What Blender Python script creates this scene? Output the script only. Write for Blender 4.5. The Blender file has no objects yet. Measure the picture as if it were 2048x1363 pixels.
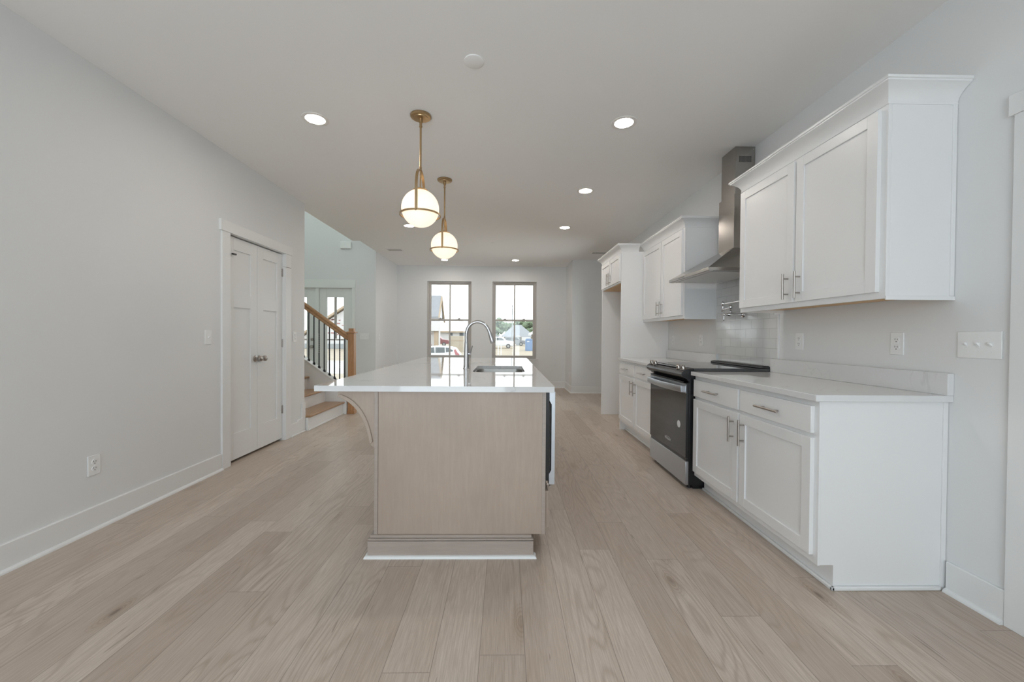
import bpy, bmesh, math, random
from mathutils import Vector, Matrix
random.seed(7)
S = bpy.context.scene
col = S.collection
R = math.radians

# ------------------------------------------------------------------ camera
CAMZ = 1.174
F = 796.0
yaw, pit, rol = 0.01637, -0.01173, 0.00718
cd = bpy.data.cameras.new('camera'); cam = bpy.data.objects.new('camera', cd); col.objects.link(cam)
S.camera = cam
cd.sensor_fit = 'HORIZONTAL'; cd.sensor_width = 36.0; cd.lens = F * 36.0 / 2048.0
cd.clip_start = 0.02; cd.clip_end = 500
def unrot(v):
    x, y, z = v
    c, s = math.cos(pit), math.sin(pit); y, z = y*c - z*s, y*s + z*c
    c, s = math.cos(yaw), math.sin(yaw); x, y = x*c + y*s, -x*s + y*c
    return Vector((x, y, z))
_r = unrot((math.cos(rol), 0, math.sin(rol))); _u = unrot((-math.sin(rol), 0, math.cos(rol))); _f = unrot((0, 1, 0))
cam.matrix_world = Matrix(((_r.x, _u.x, -_f.x, 0), (_r.y, _u.y, -_f.y, 0), (_r.z, _u.z, -_f.z, CAMZ), (0, 0, 0, 1)))

# ------------------------------------------------------------------ world, lights, exposure
w = bpy.data.worlds.new('overcast_sky'); S.world = w; w.use_nodes = True
bg = w.node_tree.nodes['Background']
bg.inputs[0].default_value = (0.93, 0.975, 1.0, 1); bg.inputs[1].default_value = 2.0
S.view_settings.view_transform = 'Standard'; S.view_settings.look = 'None'
S.view_settings.exposure = 0.54; S.view_settings.gamma = 1.0; S.view_settings.use_curve_mapping = False
S.cycles.max_bounces = 10; S.cycles.diffuse_bounces = 6; S.cycles.glossy_bounces = 5
S.cycles.transmission_bounces = 6; S.cycles.transparent_max_bounces = 8
S.cycles.caustics_reflective = False; S.cycles.caustics_refractive = False
S.cycles.sample_clamp_indirect = 6.0
def area(name, loc, rot, sx, sy, power, colr, portal=False):
    l = bpy.data.lights.new(name, 'AREA'); l.shape = 'RECTANGLE'; l.size = sx; l.size_y = sy
    l.energy = power; l.color = colr
    o = bpy.data.objects.new(name, l); col.objects.link(o); o.location = loc; o.rotation_euler = rot
    if portal: l.cycles.is_portal = True
    return o
# daylight through the glazed rear wall behind the camera
area('daylight_rear', (-0.75, -2.72, 1.22), (R(90), 0, 0), 3.0, 2.2, 33, (0.66, 0.85, 1.0))
# added lamp brightening the far room, behind an invented side window out of view
area('added_side_light', (2.26, 7.15, 1.35), (0, R(90), 0), 2.0, 1.5, 8, (0.90, 0.97, 1.0))
# added lamp lighting the two storey foyer, at an assumed upper window out of view
area('added_foyer_light', (-3.9, 7.55, 4.6), (R(-90), 0, 0), 1.5, 1.1, 30, (0.86, 1.0, 0.96))
# portals on the windows
area('portal_window_left', (-1.29, 9.30, 1.54), (R(-90), 0, 0), 1.0, 1.76, 1, (1, 1, 1), True)
area('portal_window_right', (0.20, 9.30, 1.54), (R(-90), 0, 0), 1.0, 1.76, 1, (1, 1, 1), True)
area('portal_front_door', (-3.7, 7.85, 1.1), (R(-90), 0, 0), 1.6, 1.9, 1, (1, 1, 1), True)

# ------------------------------------------------------------------ dimensions
XL, XR, YB, ZC, YR = -2.457, 2.073, 9.115, 2.77, -2.8
YE = 4.905            # end of the left wall, stairs begin
YD = 7.63             # foyer front wall
XF = XR - 0.61        # base cabinet face
XU = XR - 0.324       # wall cabinet face

# ------------------------------------------------------------------ mesh helper
class MB:
    def __init__(s): s.bm = bmesh.new()
    def box(s, x0, x1, y0, y1, z0, z1):
        v = [s.bm.verts.new((x, y, z)) for x in (x0, x1) for y in (y0, y1) for z in (z0, z1)]
        for q in ((0,1,3,2), (4,6,7,5), (0,4,5,1), (2,3,7,6), (0,2,6,4), (1,5,7,3)): s.bm.faces.new([v[i] for i in q])
        return s
    def prism(s, pts, axis, a, b):
        """pts 2D polygon; axis is the extruded axis: X -> pts are (y,z), Y -> (x,z), Z -> (x,y)"""
        def P(p, t): return {'X': (t, p[0], p[1]), 'Y': (p[0], t, p[1]), 'Z': (p[0], p[1], t)}[axis]
        A = [s.bm.verts.new(P(p, a)) for p in pts]; B = [s.bm.verts.new(P(p, b)) for p in pts]
        s.bm.faces.new(A); s.bm.faces.new(B[::-1])
        n = len(pts)
        for i in range(n): s.bm.faces.new((A[i], B[i], B[(i+1) % n], A[(i+1) % n]))
        return s
    def lathe(s, prof, c=(0,0,0), ax='Z', n=32):
        """prof list of (radius, height) revolved about axis through c"""
        def P(r, h, t):
            a, b = r*math.cos(t), r*math.sin(t)
            d = {'Z': (a, b, h), 'X': (h, a, b), 'Y': (a, h, b)}[ax]
            return (c[0]+d[0], c[1]+d[1], c[2]+d[2])
        rings = []
        for r, h in prof:
            if r < 1e-6: rings.append([s.bm.verts.new(P(0, h, 0))])
            else: rings.append([s.bm.verts.new(P(r, h, 2*math.pi*i/n)) for i in range(n)])
        for A, B in zip(rings, rings[1:]):
            for i in range(n):
                j = (i+1) % n
                if len(A) == 1 and len(B) == 1: continue
                if len(A) == 1: s.bm.faces.new((A[0], B[i], B[j]))
                elif len(B) == 1: s.bm.faces.new((A[i], B[0], A[j]))
                else: s.bm.faces.new((A[i], B[i], B[j], A[j]))
        if len(rings[0]) > 1: s.bm.faces.new(rings[0])
        if len(rings[-1]) > 1: s.bm.faces.new(rings[-1][::-1])
        return s
    def cyl(s, c, r, h, ax='Z', n=24):
        return s.lathe([(r, 0), (r, h)], c, ax, n)
    def tube(s, pts, r, n=12, closed=False, sec=None):
        """round (or given 2D section) sweep along 3D points"""
        pts = [Vector(p) for p in pts]; N = len(pts); rings = []
        rad = r if isinstance(r, (list, tuple)) else [r]*N
        up = None
        for i, p in enumerate(pts):
            a = pts[i-1] if (i > 0 or closed) else p; b = pts[(i+1) % N] if (i < N-1 or closed) else p
            t = (b - a).normalized()
            if up is None:
                up = Vector((0, 0, 1)) if abs(t.z) < .9 else Vector((1, 0, 0))
            e1 = t.cross(up).normalized(); e2 = e1.cross(t).normalized(); up = e2
            if sec: rings.append([s.bm.verts.new(p + e1*q[0] + e2*q[1]) for q in sec])
            else: rings.append([s.bm.verts.new(p + (e1*math.cos(2*math.pi*k/n) + e2*math.sin(2*math.pi*k/n))*rad[i]) for k in range(n)])
        m = len(rings[0])
        for i in range(N if closed else N-1):
            A, B = rings[i], rings[(i+1) % N]
            for k in range(m): s.bm.faces.new((A[k], B[k], B[(k+1) % m], A[(k+1) % m]))
        if not closed: s.bm.faces.new(rings[0]); s.bm.faces.new(rings[-1][::-1])
        return s
    def sphere(s, c, r, n=24, sz=1.0):
        return s.lathe([(r*math.sin(math.pi*i/(n//2)), -sz*r*math.cos(math.pi*i/(n//2))) for i in range(n//2+1)], c, 'Z', n)
    def sweep(s, path, prof):
        """path: 2D polyline in XY; prof: (offset to the right of travel, z); mitred; ends capped"""
        P = [Vector(p) for p in path]; rings = []
        for i, p in enumerate(P):
            ns = []
            if i > 0: d = (p - P[i-1]).normalized(); ns.append(Vector((d.y, -d.x)))
            if i < len(P)-1: d = (P[i+1] - p).normalized(); ns.append(Vector((d.y, -d.x)))
            if len(ns) == 2: m = (ns[0] + ns[1]); m = m / (m.dot(ns[0]))
            else: m = ns[0]
            rings.append([s.bm.verts.new((p.x + m.x*o, p.y + m.y*o, z)) for o, z in prof])
        k = len(prof)
        for A, B in zip(rings, rings[1:]):
            for j in range(k): s.bm.faces.new((A[j], B[j], B[(j+1) % k], A[(j+1) % k]))
        s.bm.faces.new(rings[0]); s.bm.faces.new(rings[-1][::-1])
        return s
    def xf(s, m): bmesh.ops.transform(s.bm, matrix=m, verts=s.bm.verts); return s
    def build(s, name, mat, parent=None, bevel=0, smooth=True, seg=2):
        bm = s.bm
        bmesh.ops.recalc_face_normals(bm, faces=bm.faces)
        for f in bm.faces: f.smooth = smooth
        if smooth:
            for e in bm.edges:
                if len(e.link_faces) == 2 and e.calc_face_angle(0) > R(33): e.smooth = False
        me = bpy.data.meshes.new(name); bm.to_mesh(me); bm.free()
        o = bpy.data.objects.new(name, me); col.objects.link(o)
        if mat: me.materials.append(mat)
        if parent:
            o.parent = parent
            o.matrix_parent_inverse = Matrix.Translation(-parent.location) if parent.type == 'EMPTY' else Matrix()
        if bevel:
            b = o.modifiers.new('bevel', 'BEVEL'); b.width = bevel; b.segments = seg; b.limit_method = 'ANGLE'; b.angle_limit = R(40)
        return o
def tag(o, label=None, cat=None, group=None, kind=None):
    if label: o['label'] = label
    if cat: o['category'] = cat
    if group: o['group'] = group
    if kind: o['kind'] = kind
    return o
def thing(name, loc, label, cat, group=None):
    o = bpy.data.objects.new(name, None); col.objects.link(o); o.location = loc; o.empty_display_size = .1
    return tag(o, label, cat, group)
def struct(o): o['kind'] = 'structure'; return o
def copy_tree(o, parent=None, off=(0,0,0)):
    c = o.copy(); col.objects.link(c); inv = o.matrix_parent_inverse.copy(); c.parent = parent; c.matrix_parent_inverse = inv
    if parent is None: c.location = Vector(o.location) + Vector(off)
    for ch in list(o.children): copy_tree(ch, c)
    return c

# ------------------------------------------------------------------ materials
def new_mat(name):
    m = bpy.data.materials.new(name); m.use_nodes = True
    return m, m.node_tree.nodes, m.node_tree.links, m.node_tree.nodes['Principled BSDF']
def simple(name, c, rough=.5, metal=0, spec=.5, var=.03, vscale=6.0, bump=0, bscale=300, coat=0, stretch=None):
    m, N, L, B = new_mat(name)
    B.inputs['Roughness'].default_value = rough; B.inputs['Metallic'].default_value = metal
    B.inputs['Specular IOR Level'].default_value = spec; B.inputs['Coat Weight'].default_value = coat
    tc = N.new('ShaderNodeTexCoord'); src = tc.outputs['Object']
    if stretch:
        mp = N.new('ShaderNodeMapping'); mp.inputs['Scale'].default_value = stretch; L.new(src, mp.inputs[0]); src = mp.outputs[0]
    nz = N.new('ShaderNodeTexNoise'); nz.inputs['Scale'].default_value = vscale; nz.inputs['Detail'].default_value = 4; L.new(src, nz.inputs['Vector'])
    mx = N.new('ShaderNodeMix'); mx.data_type = 'RGBA'
    mx.inputs[6].default_value = tuple(v*(1-var) for v in c) + (1,); mx.inputs[7].default_value = tuple(min(1, v*(1+var)) for v in c) + (1,)
    L.new(nz.outputs[0], mx.inputs[0]); L.new(mx.outputs[2], B.inputs['Base Color'])
    if bump:
        n2 = N.new('ShaderNodeTexNoise'); n2.inputs['Scale'].default_value = bscale; L.new(src, n2.inputs['Vector'])
        bp = N.new('ShaderNodeBump'); bp.inputs['Strength'].default_value = bump; bp.inputs['Distance'].default_value = .002
        L.new(n2.outputs[0], bp.inputs['Height']); L.new(bp.outputs[0], B.inputs['Normal'])
    return m
def emit(name, c, s):
    m, N, L, B = new_mat(name)
    B.inputs['Base Color'].default_value = c + (1,); B.inputs['Emission Color'].default_value = c + (1,); B.inputs['Emission Strength'].default_value = s
    B.inputs['Roughness'].default_value = .3
    return m
M = {}
M['wall'] = simple('wall_paint', (.765, .772, .772), .55, var=.008, vscale=2, bump=.08, bscale=500, spec=.3)
M['ceil'] = simple('ceiling_paint', (.90, .89, .875), .8, var=.008, vscale=2, bump=.1, bscale=400, spec=.2)
M['trim'] = simple('trim_paint', (.795, .80, .795), .32, var=.006, spec=.45)
M['cab'] = simple('cabinet_paint', (.83, .832, .832), .33, var=.006, spec=.45)
M['nickel'] = simple('brushed_nickel', (.44, .405, .375), .28, 1, var=.05, vscale=80)
M['chrome'] = simple('chrome', (.80, .80, .81), .08, 1, var=.02)
M['steel'] = simple('stainless_steel', (.50, .52, .55), .36, 1, var=.05, vscale=40, stretch=(1, 1, 30))
M['filter'] = simple('hood_underside_steel', (.72, .71, .69), .5, .6, var=.04, vscale=30, stretch=(30, 1, 1))
M['hoodst'] = simple('hood_stainless_steel', (.42, .40, .375), .22, 1, var=.06, vscale=12, stretch=(1, 1, 12))
M['faucet'] = simple('faucet_stainless', (.50, .50, .51), .25, 1, var=.03)
M['sink'] = simple('sink_stainless', (.60, .59, .57), .28, 1, var=.06, vscale=20, stretch=(8, 1, 1))
M['brass'] = simple('aged_brass', (.48, .34, .19), .30, 1, var=.08, vscale=20)
M['black'] = simple('black_enamel', (.012, .012, .013), .30, var=.1)
M['blackgl'] = simple('black_oven_glass', (.010, .010, .011), .06, var=.05, spec=.6)
M['cookgl'] = simple('cooktop_glass', (.015, .015, .016), .05, var=.05, spec=.8)
M['plastic'] = simple('white_plastic', (.84, .845, .84), .3, var=.005)
M['slot'] = simple('dark_slot', (.05, .05, .05), .6)
M['iron'] = simple('black_iron', (.012, .014, .02), .4, var=.1)
M['frame'] = simple('taupe_window_vinyl', (.52, .495, .465), .45, var=.02)
M['maple'] = simple('cabinet_interior_maple', (.66, .42, .20), .45, var=.08, vscale=5, stretch=(12, 1, 1))
M['fascia'] = simple('door_glaze_paint', (.80, .83, .81), .4, var=.01)
M['globe'] = emit('lit_opal_glass', (1.0, .80, .61), .66)
M['canlit'] = emit('lit_downlight_lens', (1.0, .92, .84), 90.0)
M['cansock'] = simple('downlight_trim', (.85, .82, .78), .35, var=.01)
M['logo'] = simple('silver_lettering', (.65, .65, .66), .35, var=.02)
M['sticker'] = simple('paper_sticker', (.82, .83, .85), .5, var=.02)

def glass(name, tint=(1, 1, 1), refl=.06):
    m, N, L, B = new_mat(name)
    out = N['Material Output']; tr = N.new('ShaderNodeBsdfTransparent'); tr.inputs[0].default_value = tint + (1,)
    gl = N.new('ShaderNodeBsdfGlossy'); gl.inputs['Roughness'].default_value = .01
    fr = N.new('ShaderNodeFresnel'); fr.inputs[0].default_value = 1.45
    mx = N.new('ShaderNodeMixShader'); L.new(fr.outputs[0], mx.inputs[0]); L.new(tr.outputs[0], mx.inputs[1]); L.new(gl.outputs[0], mx.inputs[2])
    L.new(mx.outputs[0], out.inputs[0]); return m
M['pane'] = glass('window_glass', (.97, .985, .98))

def mathn(N, L, op, a, b=None, c=None):
    n = N.new('ShaderNodeMath'); n.operation = op
    for i, v in enumerate((a, b, c)):
        if v is None: continue
        if isinstance(v, (int, float)): n.inputs[i].default_value = v
        else: L.new(v, n.inputs[i])
    return n.outputs[0]
def ramp(N, L, src, stops):
    r = N.new('ShaderNodeValToRGB'); L.new(src, r.inputs[0]); e = r.color_ramp.elements
    while len(e) < len(stops): e.new(.5)
    for i, (p, c) in enumerate(stops): e[i].position = p; e[i].color = c + (1,) if len(c) == 3 else c
    return r.outputs[0]
def mixc(N, L, f, a, b, mode='MIX'):
    m = N.new('ShaderNodeMix'); m.data_type = 'RGBA'; m.blend_type = mode
    for i, v in ((0, f), (6, a), (7, b)):
        if isinstance(v, (int, float)): m.inputs[i].default_value = v
        elif isinstance(v, tuple): m.inputs[i].default_value = v + (1,)
        else: L.new(v, m.inputs[i])
    return m.outputs[2]

def floor_mat():
    m, N, L, B = new_mat('oak_plank_floor')
    tc = N.new('ShaderNodeTexCoord'); sp = N.new('ShaderNodeSeparateXYZ'); L.new(tc.outputs['Object'], sp.inputs[0])
    X, Y = sp.outputs[0], sp.outputs[1]
    W, LEN = .1675, 1.55
    u = mathn(N, L, 'DIVIDE', mathn(N, L, 'ADD', X, .59), W)
    row = mathn(N, L, 'FLOOR', u); fu = mathn(N, L, 'FRACT', u)
    wn = N.new('ShaderNodeTexWhiteNoise'); wn.noise_dimensions = '1D'; L.new(mathn(N, L, 'ADD', row, 37.3), wn.inputs['W'])
    v = mathn(N, L, 'ADD', mathn(N, L, 'DIVIDE', Y, LEN), mathn(N, L, 'MULTIPLY', wn.outputs['Value'], 9.7))
    cl = mathn(N, L, 'FLOOR', v); fv = mathn(N, L, 'FRACT', v)
    idv = N.new('ShaderNodeCombineXYZ'); L.new(row, idv.inputs[0]); L.new(cl, idv.inputs[1])
    w2 = N.new('ShaderNodeTexWhiteNoise'); w2.noise_dimensions = '2D'; L.new(idv.outputs[0], w2.inputs['Vector'])
    rs = N.new('ShaderNodeSeparateColor'); L.new(w2.outputs['Color'], rs.inputs[0])
    # seams
    eu = mathn(N, L, 'MULTIPLY', mathn(N, L, 'MINIMUM', fu, mathn(N, L, 'SUBTRACT', 1.0, fu)), W)
    ev = mathn(N, L, 'MULTIPLY', mathn(N, L, 'MINIMUM', fv, mathn(N, L, 'SUBTRACT', 1.0, fv)), LEN)
    ed = mathn(N, L, 'MINIMUM', eu, ev)
    seam = ramp(N, L, mathn(N, L, 'MULTIPLY', ed, 400.0), [(.0, (1, 1, 1)), (.22, (1, 1, 1)), (.6, (0, 0, 0))])
    # grain coordinates shifted for each plank
    gc = N.new('ShaderNodeCombineXYZ')
    L.new(mathn(N, L, 'ADD', X, mathn(N, L, 'MULTIPLY', rs.outputs[0], 31.0)), gc.inputs[0])
    L.new(mathn(N, L, 'ADD', Y, mathn(N, L, 'MULTIPLY', rs.outputs[1], 57.0)), gc.inputs[1])
    def noise(scl, sx, sy, det=4, dist=0, rough=.55):
        mp = N.new('ShaderNodeMapping'); mp.inputs['Scale'].default_value = (sx, sy, 1); L.new(gc.outputs[0], mp.inputs[0])
        n = N.new('ShaderNodeTexNoise'); n.inputs['Scale'].default_value = scl; n.inputs['Detail'].default_value = det
        n.inputs['Distortion'].default_value = dist; n.inputs['Roughness'].default_value = rough; L.new(mp.outputs[0], n.inputs['Vector'])
        return n.outputs[0]
    broad = noise(3.0, 3.0, .7, 3)
    fine = noise(60.0, 3.2, .10, 5, .3, .7)
    # cathedral figure from contour lines of a smooth stretched field
    field = noise(1.0, 6.5, .95, 1.5, .25, .4)
    rings = mathn(N, L, 'SINE', mathn(N, L, 'MULTIPLY', field, 95.0))
    rings = mathn(N, L, 'POWER', mathn(N, L, 'MULTIPLY', mathn(N, L, 'ADD', rings, 1.0), .5), 3.0)
    rmask = ramp(N, L, noise(1.3, 2.0, .5, 1), [(.35, (0, 0, 0)), (.62, (1, 1, 1))])
    # knots
    vp = N.new('ShaderNodeMapping'); vp.inputs['Scale'].default_value = (4.4, 1.5, 1); L.new(gc.outputs[0], vp.inputs[0])
    vo = N.new('ShaderNodeTexVoronoi'); vo.inputs['Scale'].default_value = 1.0; L.new(vp.outputs[0], vo.inputs['Vector'])
    vc = N.new('ShaderNodeSeparateColor'); L.new(vo.outputs['Color'], vc.inputs[0])
    keep = mathn(N, L, 'GREATER_THAN', vc.outputs[0], .42)
    core = mathn(N, L, 'MULTIPLY', ramp(N, L, vo.outputs['Distance'], [(.02, (1, 1, 1)), (.07, (0, 0, 0))]), keep)
    halo = mathn(N, L, 'MULTIPLY', ramp(N, L, vo.outputs['Distance'], [(.03, (1, 1, 1)), (.22, (0, 0, 0))]), keep)
    krings = mathn(N, L, 'MULTIPLY', mathn(N, L, 'POWER', mathn(N, L, 'MULTIPLY', mathn(N, L, 'ADD', mathn(N, L, 'SINE', mathn(N, L, 'MULTIPLY', vo.outputs['Distance'], 190.0)), 1.0), .5), 2.0), halo)
    # dark mineral streaks and checks
    st = ramp(N, L, noise(7.0, 5.0, .33, 3, .6), [(.66, (0, 0, 0)), (.76, (1, 1, 1))])
    ck = ramp(N, L, noise(11.0, 5.0, .30, 2, .9, .5), [(.70, (0, 0, 0)), (.735, (1, 1, 1))])
    base = ramp(N, L, rs.outputs[2], [(0.0, (.47, .39, .335)), (.3, (.545, .468, .41)), (.62, (.59, .513, .453)), (1.0, (.70, .62, .555))])
    c = mixc(N, L, mathn(N, L, 'MULTIPLY', broad, .8), base, (.55, .445, .355))
    c = mixc(N, L, mathn(N, L, 'MULTIPLY', ramp(N, L, fine, [(.42, (1, 1, 1)), (.60, (0, 0, 0))]), .42), c, (.35, .27, .205))
    c = mixc(N, L, mathn(N, L, 'MULTIPLY', mathn(N, L, 'MULTIPLY', rings, rmask), .42), c, (.33, .245, .18))
    c = mixc(N, L, mathn(N, L, 'MULTIPLY', st, .45), c, (.28, .21, .16))
    c = mixc(N, L, mathn(N, L, 'MULTIPLY', ck, .5), c, (.20, .15, .115))
    c = mixc(N, L, mathn(N, L, 'MULTIPLY', halo, .45), c, (.33, .235, .165))
    c = mixc(N, L, mathn(N, L, 'MULTIPLY', krings, .45), c, (.24, .17, .12))
    c = mixc(N, L, mathn(N, L, 'MULTIPLY', core, .85), c, (.13, .10, .08))
    c = mixc(N, L, mathn(N, L, 'MULTIPLY', seam, .62), c, (.12, .095, .075))
    L.new(c, B.inputs['Base Color'])
    L.new(mathn(N, L, 'ADD', mathn(N, L, 'MULTIPLY', fine, .12), .30), B.inputs['Roughness'])
    B.inputs['Specular IOR Level'].default_value = .42
    bp = N.new('ShaderNodeBump'); bp.inputs['Strength'].default_value = .25; bp.inputs['Distance'].default_value = .001
    L.new(mathn(N, L, 'SUBTRACT', mathn(N, L, 'MULTIPLY', fine, .35), seam), bp.inputs['Height']); L.new(bp.outputs[0], B.inputs['Normal'])
    return m
M['floor'] = floor_mat()

def quartz_mat(name='white_quartz', base=(.745, .748, .75), vein=.22, rough=.035):
    m, N, L, B = new_mat(name)
    tc = N.new('ShaderNodeTexCoord'); n = N.new('ShaderNodeTexNoise'); n.inputs['Scale'].default_value = 2.2; n.inputs['Detail'].default_value = 7; n.inputs['Distortion'].default_value = 1.3
    L.new(tc.outputs['Object'], n.inputs['Vector'])
    v = mathn(N, L, 'ABSOLUTE', mathn(N, L, 'SUBTRACT', n.outputs[0], .5))
    vm = ramp(N, L, v, [(.0, (1, 1, 1)), (.012, (0, 0, 0))])
    n2 = N.new('ShaderNodeTexNoise'); n2.inputs['Scale'].default_value = 3.1; n2.inputs['Detail'].default_value = 2; L.new(tc.outputs['Object'], n2.inputs['Vector'])
    mk = ramp(N, L, n2.outputs[0], [(.5, (0, 0, 0)), (.66, (1, 1, 1))])
    sp = N.new('ShaderNodeTexNoise'); sp.inputs['Scale'].default_value = 90; L.new(tc.outputs['Object'], sp.inputs['Vector'])
    c = mixc(N, L, mathn(N, L, 'MULTIPLY', sp.outputs[0], .5), base, tuple(x*.97 for x in base))
    c = mixc(N, L, mathn(N, L, 'MULTIPLY', mathn(N, L, 'MULTIPLY', vm, mk), vein*2), c, (.45, .45, .44))
    L.new(c, B.inputs['Base Color']); B.inputs['Roughness'].default_value = rough; B.inputs['Specular IOR Level'].default_value = .55
    return m
M['quartz'] = quartz_mat()
def wood_mat(name, a, b, dark, rough, axis_scale, fig=.25, blotch=True):
    m, N, L, B = new_mat(name)
    tc = N.new('ShaderNodeTexCoord')
    def ns(scale, s3, det=4, dist=0):
        mp = N.new('ShaderNodeMapping'); mp.inputs['Scale'].default_value = s3; L.new(tc.outputs['Object'], mp.inputs[0])
        n = N.new('ShaderNodeTexNoise'); n.inputs['Scale'].default_value = scale; n.inputs['Detail'].default_value = det; n.inputs['Distortion'].default_value = dist
        L.new(mp.outputs[0], n.inputs['Vector']); return n.outputs[0]
    c = mixc(N, L, ramp(N, L, ns(2.6, (1, 1, 1), 3), [(.35, (0, 0, 0)), (.65, (1, 1, 1))]) if blotch else .5, a, b)
    g = ramp(N, L, ns(14, axis_scale, 5, .4), [(.40, (1, 1, 1)), (.62, (0, 0, 0))])
    c = mixc(N, L, mathn(N, L, 'MULTIPLY', g, fig), c, dark)
    g2 = ramp(N, L, ns(70, axis_scale, 3), [(.42, (1, 1, 1)), (.6, (0, 0, 0))])
    c = mixc(N, L, mathn(N, L, 'MULTIPLY', g2, fig*.6), c, dark)
    L.new(c, B.inputs['Base Color']); B.inputs['Roughness'].default_value = rough
    return m
M['island'] = wood_mat('stained_maple', (.455, .365, .298), (.405, .322, .262), (.33, .255, .20), .36, (4, 4, .35), .17)
M['islandh'] = wood_mat('stained_maple_horizontal', (.44, .375, .33), (.39, .33, .288), (.32, .26, .225), .36, (.35, 4, 4), .25)
M['oak'] = wood_mat('oak_tread', (.50, .315, .185), (.43, .26, .145), (.27, .145, .07), .3, (5, .25, 5), .5)
M['oakv'] = wood_mat('oak_post', (.56, .31, .155), (.50, .265, .125), (.30, .145, .06), .3, (5, 5, .3), .5)
M['oakr'] = wood_mat('oak_rail', (.54, .33, .18), (.47, .27, .14), (.26, .13, .06), .25, (.5, 6, 6), .5)

def tile_mat():
    m, N, L, B = new_mat('white_subway_tile')
    tc = N.new('ShaderNodeTexCoord'); sp = N.new('ShaderNodeSeparateXYZ'); L.new(tc.outputs['Object'], sp.inputs[0])
    cb = N.new('ShaderNodeCombineXYZ'); L.new(sp.outputs[1], cb.inputs[0]); L.new(mathn(N, L, 'SUBTRACT', sp.outputs[2], .938), cb.inputs[1])
    br = N.new('ShaderNodeTexBrick'); L.new(cb.outputs[0], br.inputs['Vector'])
    br.inputs['Color1'].default_value = (.74, .745, .735, 1); br.inputs['Color2'].default_value = (.70, .705, .70, 1); br.inputs['Mortar'].default_value = (.55, .55, .54, 1)
    br.inputs['Scale'].default_value = 1.0; br.inputs['Brick Width'].default_value = .154; br.inputs['Row Height'].default_value = .078
    br.inputs['Mortar Size'].default_value = .0016; br.inputs['Mortar Smooth'].default_value = .3; br.offset = .5
    L.new(br.outputs['Color'], B.inputs['Base Color']); B.inputs['Roughness'].default_value = .08
    wn = N.new('ShaderNodeTexNoise'); wn.inputs['Scale'].default_value = 9; L.new(tc.outputs['Object'], wn.inputs['Vector'])
    bp = N.new('ShaderNodeBump'); bp.inputs['Strength'].default_value = .5; bp.inputs['Distance'].default_value = .002
    L.new(mathn(N, L, 'SUBTRACT', mathn(N, L, 'MULTIPLY', wn.outputs[0], .5), br.outputs['Fac']), bp.inputs['Height']); L.new(bp.outputs[0], B.inputs['Normal'])
    return m
M['tile'] = tile_mat()

# ================================================================== ROOM SHELL
struct(MB().box(-6.2, XR+.15, YR-.15, YB+.2, -.12, 0).build('floor', M['floor']))
# ceiling slab of the main room, its edge steps around the open foyer
cp = [(XL-.3, YR-.15), (XR+.15, YR-.15), (XR+.15, YB+.2), (-2.62, YB+.2), (-2.62, 7.70), (-2.474, 7.70), (-2.474, 6.80), (-2.60, 6.80), (-2.60, YE-.02), (XL-.3, YE-.02)]
struct(MB().prism(cp, 'Z', ZC, ZC+.3).build('ceiling', M['ceil'], smooth=False))
struct(MB().box(-6.2, -2.3, 4.75, 7.9, 5.4, 5.5).build('ceiling.001', M['ceil'], smooth=False))
PY0, PY1, PZ = 3.572, 4.468, 2.072     # pantry opening
struct(MB().box(XL-.14, XL, YR, PY0, 0, ZC).box(XL-.14, XL, PY1, YE, 0, ZC).box(XL-.14, XL, PY0, PY1, PZ, ZC).build('wall_left', M['wall'], smooth=False))
DY0, DY1, DZ = .55, 1.487, 2.085       # doorway at the right, beside the camera
struct(MB().box(XR, XR+.14, YR, DY0, 0, ZC).box(XR, XR+.14, DY1, 6.40, 0, ZC).box(XR, XR+.14, 7.90, YB, 0, ZC).box(XR, XR+.14, 6.40, 7.90, 0, .35).box(XR, XR+.14, 6.40, 7.90, 2.35, ZC).box(XR, XR+.14, DY0, DY1, DZ, ZC).build('wall_right', M['wall'], smooth=False))
# back wall with two window openings
WZ0, WZ1 = .662, 2.42
WX = [(-1.792, -.784), (-.308, .706)]
YBo = YB + .16
struct(MB().box(-2.62, WX[0][0], YB, YBo, 0, ZC).box(WX[0][1], WX[1][0], YB, YBo, 0, ZC).box(WX[1][1], XR+.14, YB, YBo, 0, ZC)
       .box(WX[0][0], WX[0][1], YB, YBo, 0, WZ0).box(WX[1][0], WX[1][1], YB, YBo, 0, WZ0)
       .box(WX[0][0], WX[0][1], YB, YBo, WZ1, ZC).box(WX[1][0], WX[1][1], YB, YBo, WZ1, ZC).build('wall_back', M['wall'], smooth=False))
struct(MB().box(1.382, XR-.001, 8.246, YB-.001, 0, ZC-.001).build('wall_back_jog', M['wall'], smooth=False))
struct(MB().box(-2.62, -2.474, YD+.15, YB, 0, ZC).build('wall_living_side', M['wall'], smooth=False))
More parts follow.
